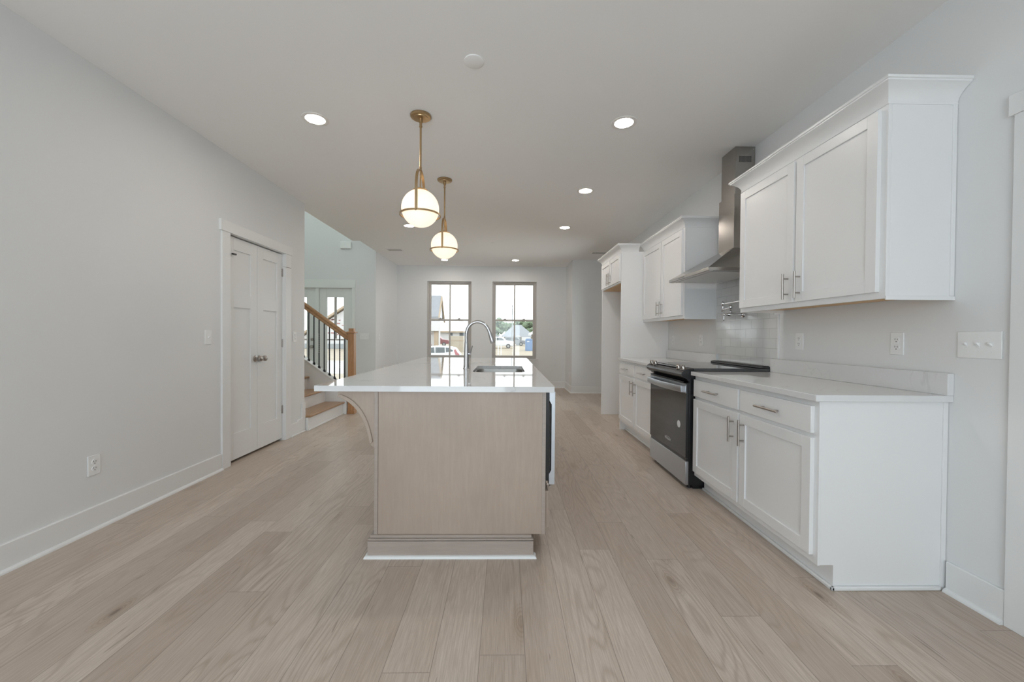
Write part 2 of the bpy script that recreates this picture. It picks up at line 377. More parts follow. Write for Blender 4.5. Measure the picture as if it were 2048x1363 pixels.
# foyer front wall, holes for the door unit and the added upper window
DX0, DX1 = -4.62, -2.905
struct(MB().box(-6.2, DX0, YD, YD+.15, 0, 5.4).box(DX1, -2.474, YD, YD+.15, 0, 5.4).box(DX0, DX1, YD, YD+.15, 2.085, 4.05).box(DX0, -4.6, YD, YD+.15, 4.05, 5.15)
       .box(-3.2, DX1, YD, YD+.15, 4.05, 5.15).box(DX0, DX1, YD, YD+.15, 5.15, 5.4).build('wall_foyer_front', M['wall'], smooth=False))
struct(MB().box(-6.2, XL-.14, YE-.13, YE, 0, 5.4).box(XL-.14, -2.6, YE-.13, YE, ZC, 5.4).build('wall_stair', M['wall'], smooth=False))
struct(MB().box(-6.3, -6.2, YE-.13, YD+.15, 0, 5.4).build('wall_foyer_left', M['wall'], smooth=False))
struct(MB().box(-2.6, -2.47, YE-.02, YD, ZC+.3, 5.4).build('wall_foyer_upper', M['wall'], smooth=False))
# rear wall behind the camera with its wide glazed opening
struct(MB().box(XL-.14, -2.25, YR-.12, YR, 0, ZC).box(.75, XR+.14, YR-.12, YR, 0, ZC).box(-2.25, .75, YR-.12, YR, 2.32, ZC).box(-2.25, .75, YR-.12, YR, 0, .12).build('wall_rear', M['wall'], smooth=False))

struct(MB().box(-3.45, -3.40, 3.3, YE-.13, 0, ZC).box(-3.40, XL-.14, 3.3, 3.35, 0, ZC).build('wall_closet_light_block', M['wall'], smooth=False))  # unseen closet walls, added to stop light leaking under the pantry door
struct(MB().box(XR+.95, XR+1.0, .2, 1.9, 0, ZC).box(XR+.14, XR+.95, .2, .25, 0, ZC).box(XR+.14, XR+.95, 1.85, 1.9, 0, ZC).box(XR+.14, XR+1.0, .2, 1.9, -.05, 0).box(XR+.14, XR+1.0, .2, 1.9, ZC, ZC+.05).build('wall_hall_light_block', M['wall'], smooth=False))  # unseen box behind the right doorway, added to keep outside light out
struct(MB().box(-3.45, XL-.3, 3.3, YE-.12, ZC, ZC+.05).build('ceiling.002', M['ceil'], smooth=False))  # closet lid, added with its walls to block the sky
# ---- baseboards with shoe moulding
def base_run(name, pts, h=.142, side_shoe=True):
    o = struct(MB().sweep(pts, [(0, 0), (.015, 0), (.015, h-.004), (.012, h), (0, h)]).build(name, M['trim']))
    MB().sweep(pts, [(.015, 0), (.032, 0), (.0315, .006), (.028, .012), (.022, .0165), (.015, .018)]).build('shoe_moulding', M['trim'], o)
    return o
base_run('baseboard_left', [(XL, YR), (XL, 3.468)])
base_run('baseboard_right', [(XR, 1.808), (XR, 1.592)])
base_run('baseboard_right.001', [(XR, 8.213), (XR, 6.04)])
base_run('baseboard_back', [(-2.474, 7.64), (-2.474, YB), (1.382, YB), (1.382, 8.246), (XR, 8.246)])
base_run('baseboard_foyer', [(-2.86, YD), (-2.474, YD)])
o = struct(MB().prism([(4.574, 0), (YE, 0), (YE, .345), (4.825, .345), (4.825, .166), (4.737, .166), (4.737, .144), (4.574, .144)], 'X', XL, XL+.015).build('trim_1', M['trim'], bevel=.0012))
MB().box(XL+.015, XL+.031, 4.574, YE-.02, 0, .018).build('shoe_moulding', M['trim'], o, bevel=.004)

# ---- windows
def window(n, x0, x1):
    root = struct(bpy.data.objects.new('window_%d' % n, None)); col.objects.link(root); root.location = ((x0+x1)/2, YB, WZ0)
    y0, y1 = YB+.05, YB+.13
    z0, z1 = WZ0, WZ1; fw = .033
    MB().box(x0, x0+fw, y0, y1, z0, z1).box(x1-fw, x1, y0, y1, z0, z1).box(x0+fw, x1-fw, y0, y1, z1-fw, z1).box(x0+fw, x1-fw, y0, y1, z0, z0+fw).build('window_frame', M['frame'], root, bevel=.002)
    zm = 1.54
    def sash(za, zb, ya):
        sw = .047
        s = MB().box(x0+fw, x0+fw+sw, ya, ya+.03, za, zb).box(x1-fw-sw, x1-fw, ya, ya+.03, za, zb).box(x0+fw+sw, x1-fw-sw, ya, ya+.03, za, za+.036).box(x0+fw+sw, x1-fw-sw, ya, ya+.03, zb-.036, zb).build('sash', M['frame'], root, bevel=.002)
        xm = (x0+x1)/2 + .005
        MB().box(xm-.017, xm+.017, ya+.009, ya+.021, za+.036, zb-.036).build('muntin', M['frame'], s)
        MB().box(x0+fw+sw, x1-fw-sw, ya+.0135, ya+.0165, za+.036, zb-.036).build('pane', M['pane'], s)
        return s
    sash(zm-.02, z1-fw, y0+.038); lo = sash(z0+fw, zm+.02, y0+.006)
    for t in (.27, .73):
        xc = x0+fw + (x1-x0-2*fw)*t
        MB().box(xc-.03, xc+.03, y0-.012, y0+.03, zm+.02, zm+.032).box(xc-.012, xc+.022, y0-.02, y0+.01, zm+.032, zm+.045).build('sash_lock', M['frame'], lo, bevel=.003)
    # white stool and apron
    MB().box(x0-.05, x1+.05, YB-.045, y0, z0-.02, z0).build('window_stool', M['trim'], root, bevel=.004)
    MB().box(x0-.03, x1+.03, YB-.014, YB, z0-.09, z0-.02).build('apron', M['trim'], root, bevel=.002)
for i, (a, b) in enumerate(WX): window(i+1, a, b)
# added, unseen upper foyer window and the rear glazing, plain frames
def added_window(n, x0, x1, y, z0, z1, cols):
    root = struct(bpy.data.objects.new('window_%d' % n, None)); col.objects.link(root); root.location = ((x0+x1)/2, y, z0)
    b = MB(); b.box(x0, x1, y, y+.06, z0, z0+.05).box(x0, x1, y, y+.06, z1-.05, z1)
    for k in range(cols+1):
        xc = x0+.025 + (x1-x0-.05)*k/cols; b.box(xc-.025, xc+.025, y, y+.06, z0+.05, z1-.05)
    b.build('window_frame', M['frame'], root)
    MB().box(x0+.05, x1-.05, y+.028, y+.032, z0+.05, z1-.05).build('pane', M['pane'], root)
w4 = struct(bpy.data.objects.new('window_4', None)); col.objects.link(w4); w4.location = (XR, 7.15, .35)  # side window out of view, added to let light into the far room
b = MB().box(XR+.05, XR+.10, 6.40, 7.90, .35, .40).box(XR+.05, XR+.10, 6.40, 7.90, 2.30, 2.35)
for yy in (6.40, 7.12, 7.85): b.box(XR+.05, XR+.10, yy, yy+.05, .40, 2.30)
b.build('window_frame', M['frame'], w4)
MB().box(XR+.072, XR+.078, 6.45, 7.85, .40, 2.30).build('pane', M['pane'], w4)
added_window(3, -4.6, -3.2, YD+.06, 4.05, 5.15, 2)

# ---- pantry double door (door_1)
d1 = struct(bpy.data.objects.new('door_1', None)); col.objects.link(d1); d1.location = (XL, (PY0+PY1)/2, 0)
MB().box(XL-.13, XL+.004, PY0-.02, PY0+.004, 0, PZ).box(XL-.13, XL+.004, PY1-.004, PY1+.02, 0, PZ).box(XL-.13, XL+.004, PY0-.02, PY1+.02, PZ-.004, PZ+.02).build('door_jamb', M['trim'], d1)
MB().box(XL, XL+.018, 3.472, 3.574, 0, PZ-.002).box(XL, XL+.018, PY1-.002, 4.572, 0, PZ-.002).box(XL, XL+.024, 3.452, 4.592, PZ-.002, 2.165).build('door_casing', M['trim'], d1, bevel=.0015)
def leaf(y0, y1, hinge_far):
    xf = XL-.024; th = .035; zb, zt = .024, PZ-.013
    b = MB(); st = .095
    pz = [(.262, 1.422), (1.540, 1.945)]
    ya, yb = y0+.098, y1-.098 if not hinge_far else y1-.098
    b.box(xf-th, xf, y0, ya, zb, zt).box(xf-th, xf, yb, y1, zb, zt).box(xf-th, xf, ya, yb, zb, pz[0][0]).box(xf-th, xf, ya, yb, pz[0][1], pz[1][0]).box(xf-th, xf, ya, yb, pz[1][1], zt)
    lf = b.build('door_leaf', M['trim'], d1, bevel=.0012)
    for a, c in pz: MB().box(xf-.028, xf-.013, ya, yb, a, c).build('recessed_panel', M['trim'], lf)
    ky = y1-.033 if not hinge_far else y0+.033
    MB().lathe([(0, 0), (.031, 0), (.032, .004), (.028, .008), (.012, .011), (.010, .028), (.017, .034), (.026, .043), (.0285, .054), (.026, .064), (.017, .071), (0, .073)], (xf, ky, .935), 'X').build('door_knob', M['nickel'], lf)
    hy = y0-.002 if not hinge_far else y1+.002
    for z in (.345, 1.08, 1.86):
        MB().cyl((xf+.005, hy, z-.045), .0055, .09).box(xf-.004, xf+.0012, hy-.014, hy+.016, z-.042, z+.042).build('hinge', M['nickel'], lf)
    return lf
l1 = leaf(PY0+.006, 4.018, False); l2 = leaf(4.022, PY1-.006, True)
MB().box(XL-.012, XL+.004, 3.63, 3.675, 1.893, 1.906).build('ball_catch', M['slot'], l1)
MB().tube([(XL-.01, PY1-.004, 1.925), (XL+.04, PY1+.005, 1.92), (XL+.05, PY1+.04, 1.915)], .003).build('door_stop', M['nickel'], l2)

# ---- doorway beside the camera (door_2)
d2 = struct(bpy.data.objects.new('door_2', None)); col.objects.link(d2); d2.location = (XR, 1.0, 0)
MB().box(XR-.018, XR, DY1, DY1+.103, 0, DZ).box(XR-.018, XR, DY0-.103, DY0, 0, DZ).box(XR-.024, XR, DY0-.12, DY1+.118, DZ, DZ+.085).build('door_casing', M['trim'], d2, bevel=.0015)
MB().box(XR, XR+.13, DY1-.02, DY1, 0, DZ).box(XR, XR+.13, DY0, DY0+.02, 0, DZ).box(XR, XR+.13, DY0, DY1, DZ-.02, DZ).build('door_jamb', M['trim'], d2)
b = MB().box(XR+.03, XR+.065, DY0+.022, DY0+.13, .012, DZ-.022).box(XR+.03, XR+.065, DY1-.13, DY1-.022, .012, DZ-.022)
for a, c in ((.012, .25), (1.42, 1.54), (1.95, DZ-.022)): b.box(XR+.03, XR+.065, DY0+.13, DY1-.13, a, c)
l = b.build('door_leaf', M['trim'], d2, bevel=.001)
MB().box(XR+.042, XR+.055, DY0+.13, DY1-.13, .25, 1.95).build('recessed_panel', M['trim'], l)

# ---- front door with side lite (door_3)
d3 = struct(bpy.data.objects.new('door_3', None)); col.objects.link(d3); d3.location = (-3.7, YD, 0)
MB().box(DX0-.02, DX0+.07, YD-.018, YD, 0, 2.07).box(-2.965+.047, -2.868, YD-.018, YD, 0, 2.07).box(DX0-.04, -2.862, YD-.024, YD, 2.07, 2.222).build('door_casing', M['fascia'], d3, bevel=.002)
MB().box(DX0, DX0+.03, YD, YD+.14, 0, 2.085).box(-2.93, DX1, YD, YD+.14, 0, 2.085).box(DX0, DX1, YD, YD+.14, 2.065, 2.085).box(-3.612, -3.552, YD-.01, YD+.14, 0, 2.066).build('door_jamb', M['fascia'], d3, bevel=.002)
def glazed(name, x0, x1, g0, g1, zt, mid):
    b = MB().box(x0, g0, YD+.03, YD+.075, .01, 2.06).box(g1, x1, YD+.03, YD+.075, .01, 2.06).box(g0, g1, YD+.03, YD+.075, .01, .22).box(g0, g1, YD+.03, YD+.075, zt, 2.06)
    lf = b.build(name, M['fascia'], d3, bevel=.003)
    xm = (g0+g1)/2
    MB().box(xm-.020, xm+.020, YD+.04, YD+.065, mid+.02, zt).box(g0, g1, YD+.04, YD+.065, mid-.012, mid+.012).build('muntin', M['frame'], lf)
    MB().box(g0, g1, YD+.051, YD+.055, .22, zt).build('pane', M['pane'], lf)
    return lf
dl = glazed('door_leaf', DX0+.032, -3.615, -4.42, -3.795, 1.89, 1.085)
glazed('side_lite', -3.55, -2.932, -3.418, -3.094, 1.893, 1.085)
MB().lathe([(0, 0), (.032, 0), (.032, -.01), (.012, -.014), (.011, -.035), (.026, -.045), (.030, -.058), (.022, -.072), (0, -.075)], (-3.687, YD+.03, .949), 'Y').build('door_knob', M['nickel'], dl)
MB().lathe([(0, 0), (.030, 0), (.028, -.014), (.012, -.018), (.010, -.03), (0, -.031)], (-3.687, YD+.03, 1.091), 'Y').build('deadbolt', M['nickel'], dl)

# ================================================================== KITCHEN CABINETS ON THE RIGHT WALL
def shaker(b, y0, y1, z0, z1, xf, th=.02, st=.056, rec=.009):
    b.box(xf, xf+th, y0, y0+st, z0, z1).box(xf, xf+th, y1-st, y1, z0, z1).box(xf, xf+th, y0+st, y1-st, z0, z0+st).box(xf, xf+th, y0+st, y1-st, z1-st, z1)
    b.box(xf+rec, xf+th-.002, y0+st, y1-st, z0+st, z1-st)
    return b
def pull(name, parent, x, y, z, L=.158, vertical=True):
    """bar pull standing off the face at x"""
    b = MB(); xs = x-.033; r = .0062
    if vertical:
        b.cyl((xs, y, z-L/2), r, L); 
        for t in (-.30, .30): b.cyl((xs, y, z+t*L), .0045, .034, 'X', 12)
    else:
        b.cyl((xs, y-L/2, z), r, L, 'Y')
        for t in (-.30, .30): b.cyl((xs, y+t*L, z), .0045, .034, 'X', 12)
    return b.build(name, M['nickel'], parent)
def doorpart(parent, y0, y1, z0, z1, xf, hy=None, hz=None, st=.056):
    d = shaker(MB(), y0, y1, z0, z1, xf, st=st).build('door', M['cab'], parent, bevel=.0012)
    if hy is not None: pull('handle', d, xf, hy, hz)
    return d
def drawer(parent, y0, y1, z0, z1, xf):
    d = MB().box(xf, xf+.02, y0, y1, z0, z1).build('drawer', M['cab'], parent, bevel=.003)
    pull('handle', d, xf, (y0+y1)/2, (z0+z1)/2, .19, False)
def base_cabinet(y0, y1, label, shoe_end):
    t = thing('base_cabinet', (XR-.3, (y0+y1)/2, 0), label, 'cabinet', 'white base cabinets either side of the range')
    ym = (y0+y1)/2
    b = MB().prism([(XF, .114), (XR-.002, .114), (XR-.002, .0), (XF+.078, .0), (XF+.078, .114)][::-1] if False else [(XF, .114), (XF, .882), (XR-.002, .882), (XR-.002, 0), (XF+.078, 0), (XF+.078, .114)], 'Y', y0, y1)
    b.build('body', M['cab'], t, bevel=.001)
    # end panel edge strip and scribe
    if shoe_end:
        MB().box(XF, XF+.012, y0-.004, y0, .114, .882).build('scribe_strip', M['cab'], t, bevel=.001); MB().box(XR-.024, XR-.002, y0-.005, y0, 0, .882).build('scribe_strip', M['cab'], t, bevel=.001)
    for (a, c, hs) in ((y0+.024, ym-.011, 1), (ym+.011, y1-.012, -1)):
        doorpart(t, a, c, .152, .706, XF-.02, (c-.044) if hs > 0 else (a+.044), .600)
        drawer(t, a, c, .727, .856, XF-.02)
    xs = XF+.078
    pts = [(XR-.002, y0), (xs, y0), (xs, y1)][::-1] if shoe_end else [(xs, y1), (xs, y0)]
    sh = MB().sweep(pts, [(0, 0), (-.018, 0), (-.0175, .008), (-.014, .014), (-.007, .018), (0, .019)]) if False else MB()
    sh.box(xs-.017, xs, y0-(.015 if shoe_end else 0), y1, 0, .019)
    if shoe_end: sh.box(xs-.017, XR-.03, y0-.015, y0-.0001, 0, .019)
    sh.build('shoe_moulding', M['trim'], t, bevel=.005)
    return t
base_cabinet(1.826, 3.034, 'white shaker base cabinet nearest the camera, with a large exposed white end panel', True)
base_cabinet(3.835, 5.026, 'white shaker base cabinet beyond the range, beside the tall refrigerator enclosure', False)

# counters with 10 cm quartz upstand
def counter(y0, y1, label):
    t = thing('countertop', (XR-.3, (y0+y1)/2, .884), label, 'countertop', 'quartz counters on the right wall')
    MB().box(XF-.035, XR-.001, y0, y1, .884, .914).build('slab', M['quartz'], t, bevel=.0025)
    MB().box(XR-.031, XR-.001, y0, y1, .9141, 1.016).build('backsplash_strip', M['quartz'], t, bevel=.002)
counter(1.801, 3.038, 'white quartz countertop on the near base cabinet, closer to the camera than the range')
counter(3.822, 5.026, 'white quartz countertop beyond the range, ending at the refrigerator panel')

ZT = 2.345; ZK = 2.252
CROWN = [(0, ZK), (.004, ZK), (.006, ZK+.008), (.003, ZK+.010), (.005, ZK+.018), (.010, ZK+.030), (.020, ZK+.045), (.036, ZK+.060), (.052, ZK+.070), (.060, ZK+.074), (.060, ZK+.080), (.066, ZK+.082), (.066, ZT), (0, ZT)]
def wall_cabinet(y0, y1, split, label, inner, near):
    t = thing('wall_cabinet', (XR-.15, (y0+y1)/2, 1.36), label, 'cabinet', 'white wall cabinets either side of the hood')
    MB().box(XU, XU+.02, y0, y1, 1.362, ZK+.004).box(XU+.02, XR-.002, y0, y0+.018, 1.362, ZK+.004).box(XU+.02, XR-.002, y1-.018, y1, 1.362, ZK+.004).box(XU+.02, XR-.002, y0+.018, y1-.018, ZK-.014, ZK+.004).box(XR-.012, XR-.002, y0+.018, y1-.018, 1.39, ZK-.014).build('body', M['cab'], t, bevel=.001)
    MB().box(XU+.02, XR-.012, y0+.018, y1-.018, 1.380, 1.392).build('underside', M['maple'], t)
    b = MB().box(XR-.022, XR-.002, y0-.004, y0, 1.375, ZK).box(XU, XU+.012, y0-.003, y0, 1.362, ZK).box(XU, XR+0, y0-.006, y0, 1.355, 1.374)
    b.build('scribe_strip', M['cab'], t, bevel=.001)
    doorpart(t, y0+.028, split-.011, 1.393, 2.238, XU-.02, split-.011-.038, 1.490)
    doorpart(t, split+.011, y1-.016, 1.393, 2.238, XU-.02, split+.011+.038, 1.490)
    path = [(XR-.002, y1), (XU, y1), (XU, y0), (XR-.002, y0)] if not inner else [(XU, y1), (XU, y0), (XR-.002, y0)]
    # offset to the right of travel must point outwards
    MB().sweep(path[::-1], [(-o, z) for o, z in CROWN]).build('crown_moulding', M['cab'], t)
    return t
wall_cabinet(1.811, 2.94, 2.368, 'large white wall cabinet nearest the camera, over the near counter', False, True)
wall_cabinet(3.878, 5.026, 4.425, 'white wall cabinet between the hood and the tall refrigerator enclosure', True, False)

# refrigerator enclosure
t = thing('refrigerator_cabinet', (XR-.3, 5.5, 0), 'tall white refrigerator enclosure with an empty opening below a small two-door cabinet', 'cabinet')
MB().box(XF, XR-.002, 5.028, 5.047, 0, ZK+.004).build('side_panel', M['cab'], t, bevel=.001)
MB().box(XF, XR-.002, 6.016, 6.035, 0, ZK+.004).build('side_panel', M['cab'], t, bevel=.001)
MB().box(XF, XR-.002, 5.047, 6.016, 1.868, ZK+.004).build('body', M['cab'], t, bevel=.001)
MB().box(XF+.02, XR-.004, 5.05, 6.013, 1.860, 1.867).build('underside', M['maple'], t)
doorpart(t, 5.062, 5.522, 1.886, 2.238, XF-.02, 5.565-.08, 1.972)
doorpart(t, 5.540, 6.000, 1.886, 2.238, XF-.02, 5.58, 1.972)
MB().sweep([(XR-.002, 6.035), (XF, 6.035), (XF, 5.028), (XU-.068, 5.028)][::-1], [(-o, z) for o, z in CROWN]).build('crown_moulding', M['cab'], t)
MB().box(XF-.003, XR-.01, 5.0265, 5.0279, ZK-.03, ZK).build('trim_strip', M['cab'], t)

# ---- tile backsplash behind the range
t = thing('tile_backsplash', (XR, 3.43, .94), 'white subway tile backsplash on the wall between range and hood', 'backsplash')
MB().box(XR-.0095, XR-.0005, 3.0385, 3.8215, .90, 1.699).box(XR-.0095, XR-.0005, 2.984, 3.0385, 1.0175, 1.355).box(XR-.0095, XR-.0005, 3.8215, 3.874, 1.0175, 1.699).build('tiles', M['tile'], t, smooth=False)
MB().box(XR-.0115, XR-.0005, 2.978, 2.984, 1.0175, 1.355).build('edge_trim', M['trim'], t)

# ================================================================== RANGE
RY0, RY1 = 3.044, 3.808
t = thing('range', (1.72, (RY0+RY1)/2, 0), 'slide-in stainless and black electric range between the two base cabinets', 'oven')
RB = MB().box(1.425, 2.055, RY0+.004, RY1-.004, .03, .915)
RB.build('body', M['black'], t, bevel=.003)
b = MB()
for x in (1.45, 1.98):
    for y in (RY0+.05, RY1-.05): b.cyl((x, y, 0), .018, .031)
b.box(1.46, 2.05, RY0+.006, RY1-.006, .004, .03)
b.build('feet', M['black'], t)
od = MB().box(1.405, 1.425, RY0+.004, RY1-.004, .240, .822).build('oven_door', M['black'], t, bevel=.003)
MB().box(1.400, 1.4055, RY0+.004, RY1-.004, .242, .820).build('door_glass', M['blackgl'], od, bevel=.0015)
MB().box(1.3965, 1.4005, RY0+.004, RY1-.004, .742, .812).build('door_trim', M['steel'], od, bevel=.001)
pts = []
for i in range(17):
    u = i/16; y = RY0+.02 + (RY1-RY0-.04)*u; x = 1.372 - .030*math.sin(math.pi*u)
    pts.append((x, y, .775))
MB().tube(pts, 0, sec=[(-.006, -.026), (.006, -.026), (.009, -.018), (.009, .018), (.006, .026), (-.006, .026), (-.009, .018), (-.009, -.018)]).box(1.368, 1.398, RY0+.012, RY0+.034, .752, .798).box(1.368, 1.398, RY1-.034, RY1-.012, .752, .798).build('handle', M['steel'], od, bevel=.001)
MB().lathe([(0, 0), (.029, 0), (.029, -.0008), (0, -.0008)], (1.3999, 3.175, .480), 'X').build('round_sticker', M['sticker'], od)
def text_mesh(name, body, size, origin, mat, parent, cols):
    cu = bpy.data.curves.new(name, 'FONT'); cu.body = body; cu.size = size; cu.align_x = 'CENTER'; cu.align_y = 'CENTER'; cu.extrude = .0004
    tmp = bpy.data.objects.new('tmp_text', cu); col.objects.link(tmp)
    dg = bpy.context.evaluated_depsgraph_get(); dg.update()
    me = bpy.data.meshes.new_from_object(tmp.evaluated_get(dg)); bpy.data.objects.remove(tmp)
    mt = Matrix(((cols[0][0], cols[1][0], cols[2][0], origin[0]), (cols[0][1], cols[1][1], cols[2][1], origin[1]), (cols[0][2], cols[1][2], cols[2][2], origin[2]), (0, 0, 0, 1)))
    me.transform(mt); me.materials.clear(); me.materials.append(mat); me.name = name
    o = bpy.data.objects.new(name, me); col.objects.link(o); o.parent = parent
    if parent.type == 'EMPTY': o.matrix_parent_inverse = Matrix.Translation(-parent.location)
    return o
FACE = ((0, -1, 0), (0, 0, 1), (-1, 0, 0))
text_mesh('lettering', 'Whirlpool', .028, (1.3992, 3.39, .308), M['logo'], od, FACE)
MB().tube([(1.3992, 3.39+.06*math.cos(a), .308+.018*math.sin(a)) for a in [R(q) for q in range(20, 200, 12)]], .0009, 6).build('logo_swoosh', M['logo'], od)
sd = MB().box(1.400, 1.425, RY0+.004, RY1-.004, .032, .214).build('storage_drawer', M['steel'], t, bevel=.003)
MB().box(1.408, 1.425, RY0+.01, RY1-.01, .214, .238).build('vent_gap', M['black'], t)
prof = [(1.47, .936), (1.405, .930), (1.378, .920), (1.362, .905), (1.358, .890), (1.364, .876), (1.382, .862), (1.402, .852), (1.412, .838), (1.430, .836), (1.47, .836)]
MB().prism(prof, 'Y', RY0+.001, RY1-.001).build('control_panel', M['black'], t)
b = MB()
for k in range(4): b.box(1.400-.004*k, 1.43, RY0+.03, RY1-.03, .826+.0*k, .832)
b.build('vent_slot', M['slot'], t)
MB().box(1.392, 1.45, RY0+.13, RY1-.16, .9315, .9345).build('touch_panel', M['cookgl'], t, bevel=.001)
for y in (3.085, 3.165, 3.655, 3.745):
    k = MB().lathe([(0, 0), (.021, 0), (.021, .004), (.0175, .006), (.0165, .024), (.015, .028), (0, .029)], (0, 0, 0), 'Z').box(-.0035, .0035, -.017, .017, .022, .036)
    k.xf(Matrix.Translation((1.392, y, .926)) @ Matrix.Rotation(R(-14), 4, 'Y')).build('knob', M['nickel'], t, bevel=.001)
MB().box(1.452, 2.052, RY0-.012, RY1+.012, .9155, .938).build('cooktop', M['cookgl'], t, bevel=.002)
# raised rear vent with slots
vt = MB().box(1.985, 2.058, RY0-.010, RY1+.010, .9381, .952).build('rear_vent', M['black'], t, bevel=.004)
b = MB()
for k in range(3): b.box(1.992+.021*k, 2.006+.021*k, RY0+.01, RY1-.01, .952, .958)
b.build('vent_bar', M['black'], vt, bevel=.002)

# ================================================================== RANGE HOOD
HY0, HY1, HX = 3.073, 3.82, 1.573
t = thing('range_hood', (XR-.2, 3.44, 1.70), 'stainless chimney range hood on the wall above the range', 'range hood')
CX, CY0, CY1 = 1.892, 3.290, 3.527
b = MB(); z1, z2, z3 = 1.700, 1.723, 1.925
v = lambda p: b.bm.verts.new(p)
A = [v((HX, HY0, z1)), v((XR-.001, HY0, z1)), v((XR-.001, HY1, z1)), v((HX, HY1, z1))]
Bq = [v((HX, HY0, z2)), v((XR-.001, HY0, z2)), v((XR-.001, HY1, z2)), v((HX, HY1, z2))]
Cq = [v((CX, CY0, z3)), v((XR-.001, CY0, z3)), v((XR-.001, CY1, z3)), v((CX, CY1, z3))]
for P, Q in ((A, Bq), (Bq, Cq)):
    for i in range(4): b.bm.faces.new((P[i], P[(i+1) % 4], Q[(i+1) % 4], Q[i]))
b.bm.faces.new(A[::-1]); b.bm.faces.new(Cq)
b.build('canopy', M['hoodst'], t, bevel=.0012)
MB().box(HX+.05, XR-.03, HY0+.06, HY1-.06, z1-.006, z1).build('grease_filter', M['filter'], t, bevel=.002)
MB().box(HX+.012, HX+.04, HY0+.01, HY1-.01, z1-.004, z1).build('underside_rim', M['filter'], t)
for y in (HY0+.18, HY1-.18): MB().cyl((XR-.10, y, z1-.009), .028, .003).build('hood_light', M['chrome'], t)
b = MB()
for k in range(4): b.box(HX-.0008, HX, 3.50+.03*k, 3.516+.03*k, 1.7085, 1.7145)
b.build('control_buttons', M['slot'], t)
MB().box(CX, XR-.001, CY0, CY1, z3-.002, 2.372).build('lower_chimney', M['hoodst'], t, bevel=.0015)
uc = MB().box(1.905, XR-.001, 3.304, 3.513, 2.372, ZC-.001).build('upper_chimney', M['hoodst'], t, bevel=.0015)
b = MB()
for k in range(10): b.box(1.938+.0105*k, 1.9445+.0105*k, 3.3032, 3.304, 2.640, 2.690)
b.build('vent_slots', M['slot'], uc)
MB().cyl((2.055, 3.3015, 2.745), .004, .003, 'Y', 10).build('screw', M['chrome'], uc)

# ================================================================== POT FILLER
t = thing('pot_filler', (XR, 3.42, 1.38), 'chrome folding pot filler faucet mounted on the tile above the range', 'faucet')
PFY = 3.43
MB().lathe([(.030, XR-.010), (.028, XR-.016), (.014, XR-.022), (.010, XR-.03), (.010, 1.985), (.016, 1.975), (.019, 1.955), (.016, 1.935), (.009, 1.925), (.008, 1.905)], (0, PFY, 1.378), 'X', 20).build('wall_mount', M['chrome'], t)
MB().lathe([(.010, 1.378), (.009, 1.392), (.008, 1.405), (.012, 1.412), (.008, 1.418), (.010, 1.424), (.020, 1.436), (.021, 1.446), (.014, 1.458), (.004, 1.463), (.003, 1.470), (0, 1.471)], (1.955, PFY, 0), 'Z', 20).build('riser', M['chrome'], t)
MB().tube([(1.955, PFY, 1.440), (1.955, PFY+.12, 1.428)], .0075, 12).lathe([(0, 1.405), (.012, 1.408), (.014, 1.416), (.009, 1.425), (.007, 1.436), (.007, 1.458), (.010, 1.466), (.017, 1.476), (.017, 1.486), (.008, 1.498), (0, 1.503)], (1.955, PFY+.125, 0), 'Z', 20).build('lower_arm', M['chrome'], t)
MB().tube([(1.955, PFY+.125, 1.478), (1.955, PFY-.20, 1.484)], .0075, 12).tube([(1.955, PFY-.19, 1.484), (1.955, PFY-.20, 1.470), (1.955, PFY-.20, 1.43)], .009, 12).build('upper_arm', M['chrome'], t)
MB().sphere((1.898, PFY, 1.378), .012, 16).tube([(1.896, PFY-.028, 1.381), (1.896, PFY+.028, 1.381)], .004, 8).tube([(1.896, PFY, 1.40), (1.896, PFY, 1.335)], .0035, 8).sphere((1.896, PFY, 1.330), .010, 14).sphere((1.896, PFY, 1.402), .006, 12).build('valve_handle', M['chrome'], t)

# ================================================================== ISLAND
IX0, IX1, IY0, IY1 = -.695, .2195, 2.124, 4.84
t = thing('kitchen_island', (-.24, 3.4, 0), 'kitchen island cabinet in light stained wood, standing in the middle of the room', 'kitchen island')
MB().box(IX0+.004, IX1-.003, IY0+.004, 2.45, .114, .879).box(IX0+.004, -.30, 2.45, 4.1, .114, .879).box(IX0+.02, IX1-.06, 2.45, 4.1, .114, .60).box(IX0+.004, IX1-.003, 4.1, IY1, .114, .879).box(.17, IX1-.003, 2.45, 4.1, .114, .879).box(IX0+.03, IX1-.08, IY0+.03, IY1-.02, 0, .114).build('body', M['island'], t)
MB().box(IX0+.022, IX1-.020, IY0, IY0+.004, .114, .879).build('end_panel', M['island'], t)
tag(MB().box(IX0, IX0+.020, IY0-.002, IY0+.03, .112, .879).build('corner_stile', M['islandh'], t, bevel=.0015))
MB().box(IX1-.020, IX1, IY0-.002, IY0+.02, .112, .879).build('corner_stile', M['islandh'], t, bevel=.0015)
bp = [(-.735, IY1), (-.735, 2.093), (.148, 2.093)]
BB = [(0, 0), (.012, 0), (.012, .0), (.0, .0)]
# base moulding: flat board with a stepped cap, front and left side
MB().box(-.722, .156, 2.100, 2.13, 0, .086).box(-.716, .150, 2.106, 2.13, .086, .092).box(-.722, .156, 2.100, 2.13, .092, .099).box(-.712, .146, 2.110, 2.13, .099, .1135).box(-.722, -.69, 2.13, IY1, 0, .086).box(-.712, -.69, 2.13, IY1, .086, .1135).build('base_moulding', M['islandh'], t, bevel=.0025)
MB().sweep([(-.722, IY1), (-.722, 2.100), (.156, 2.100), (.156, 2.13)], [(0, 0), (.016, 0), (.0155, .005), (.012, .010), (.006, .013), (0, .014)]).build('shoe_moulding', M['trim'], t)
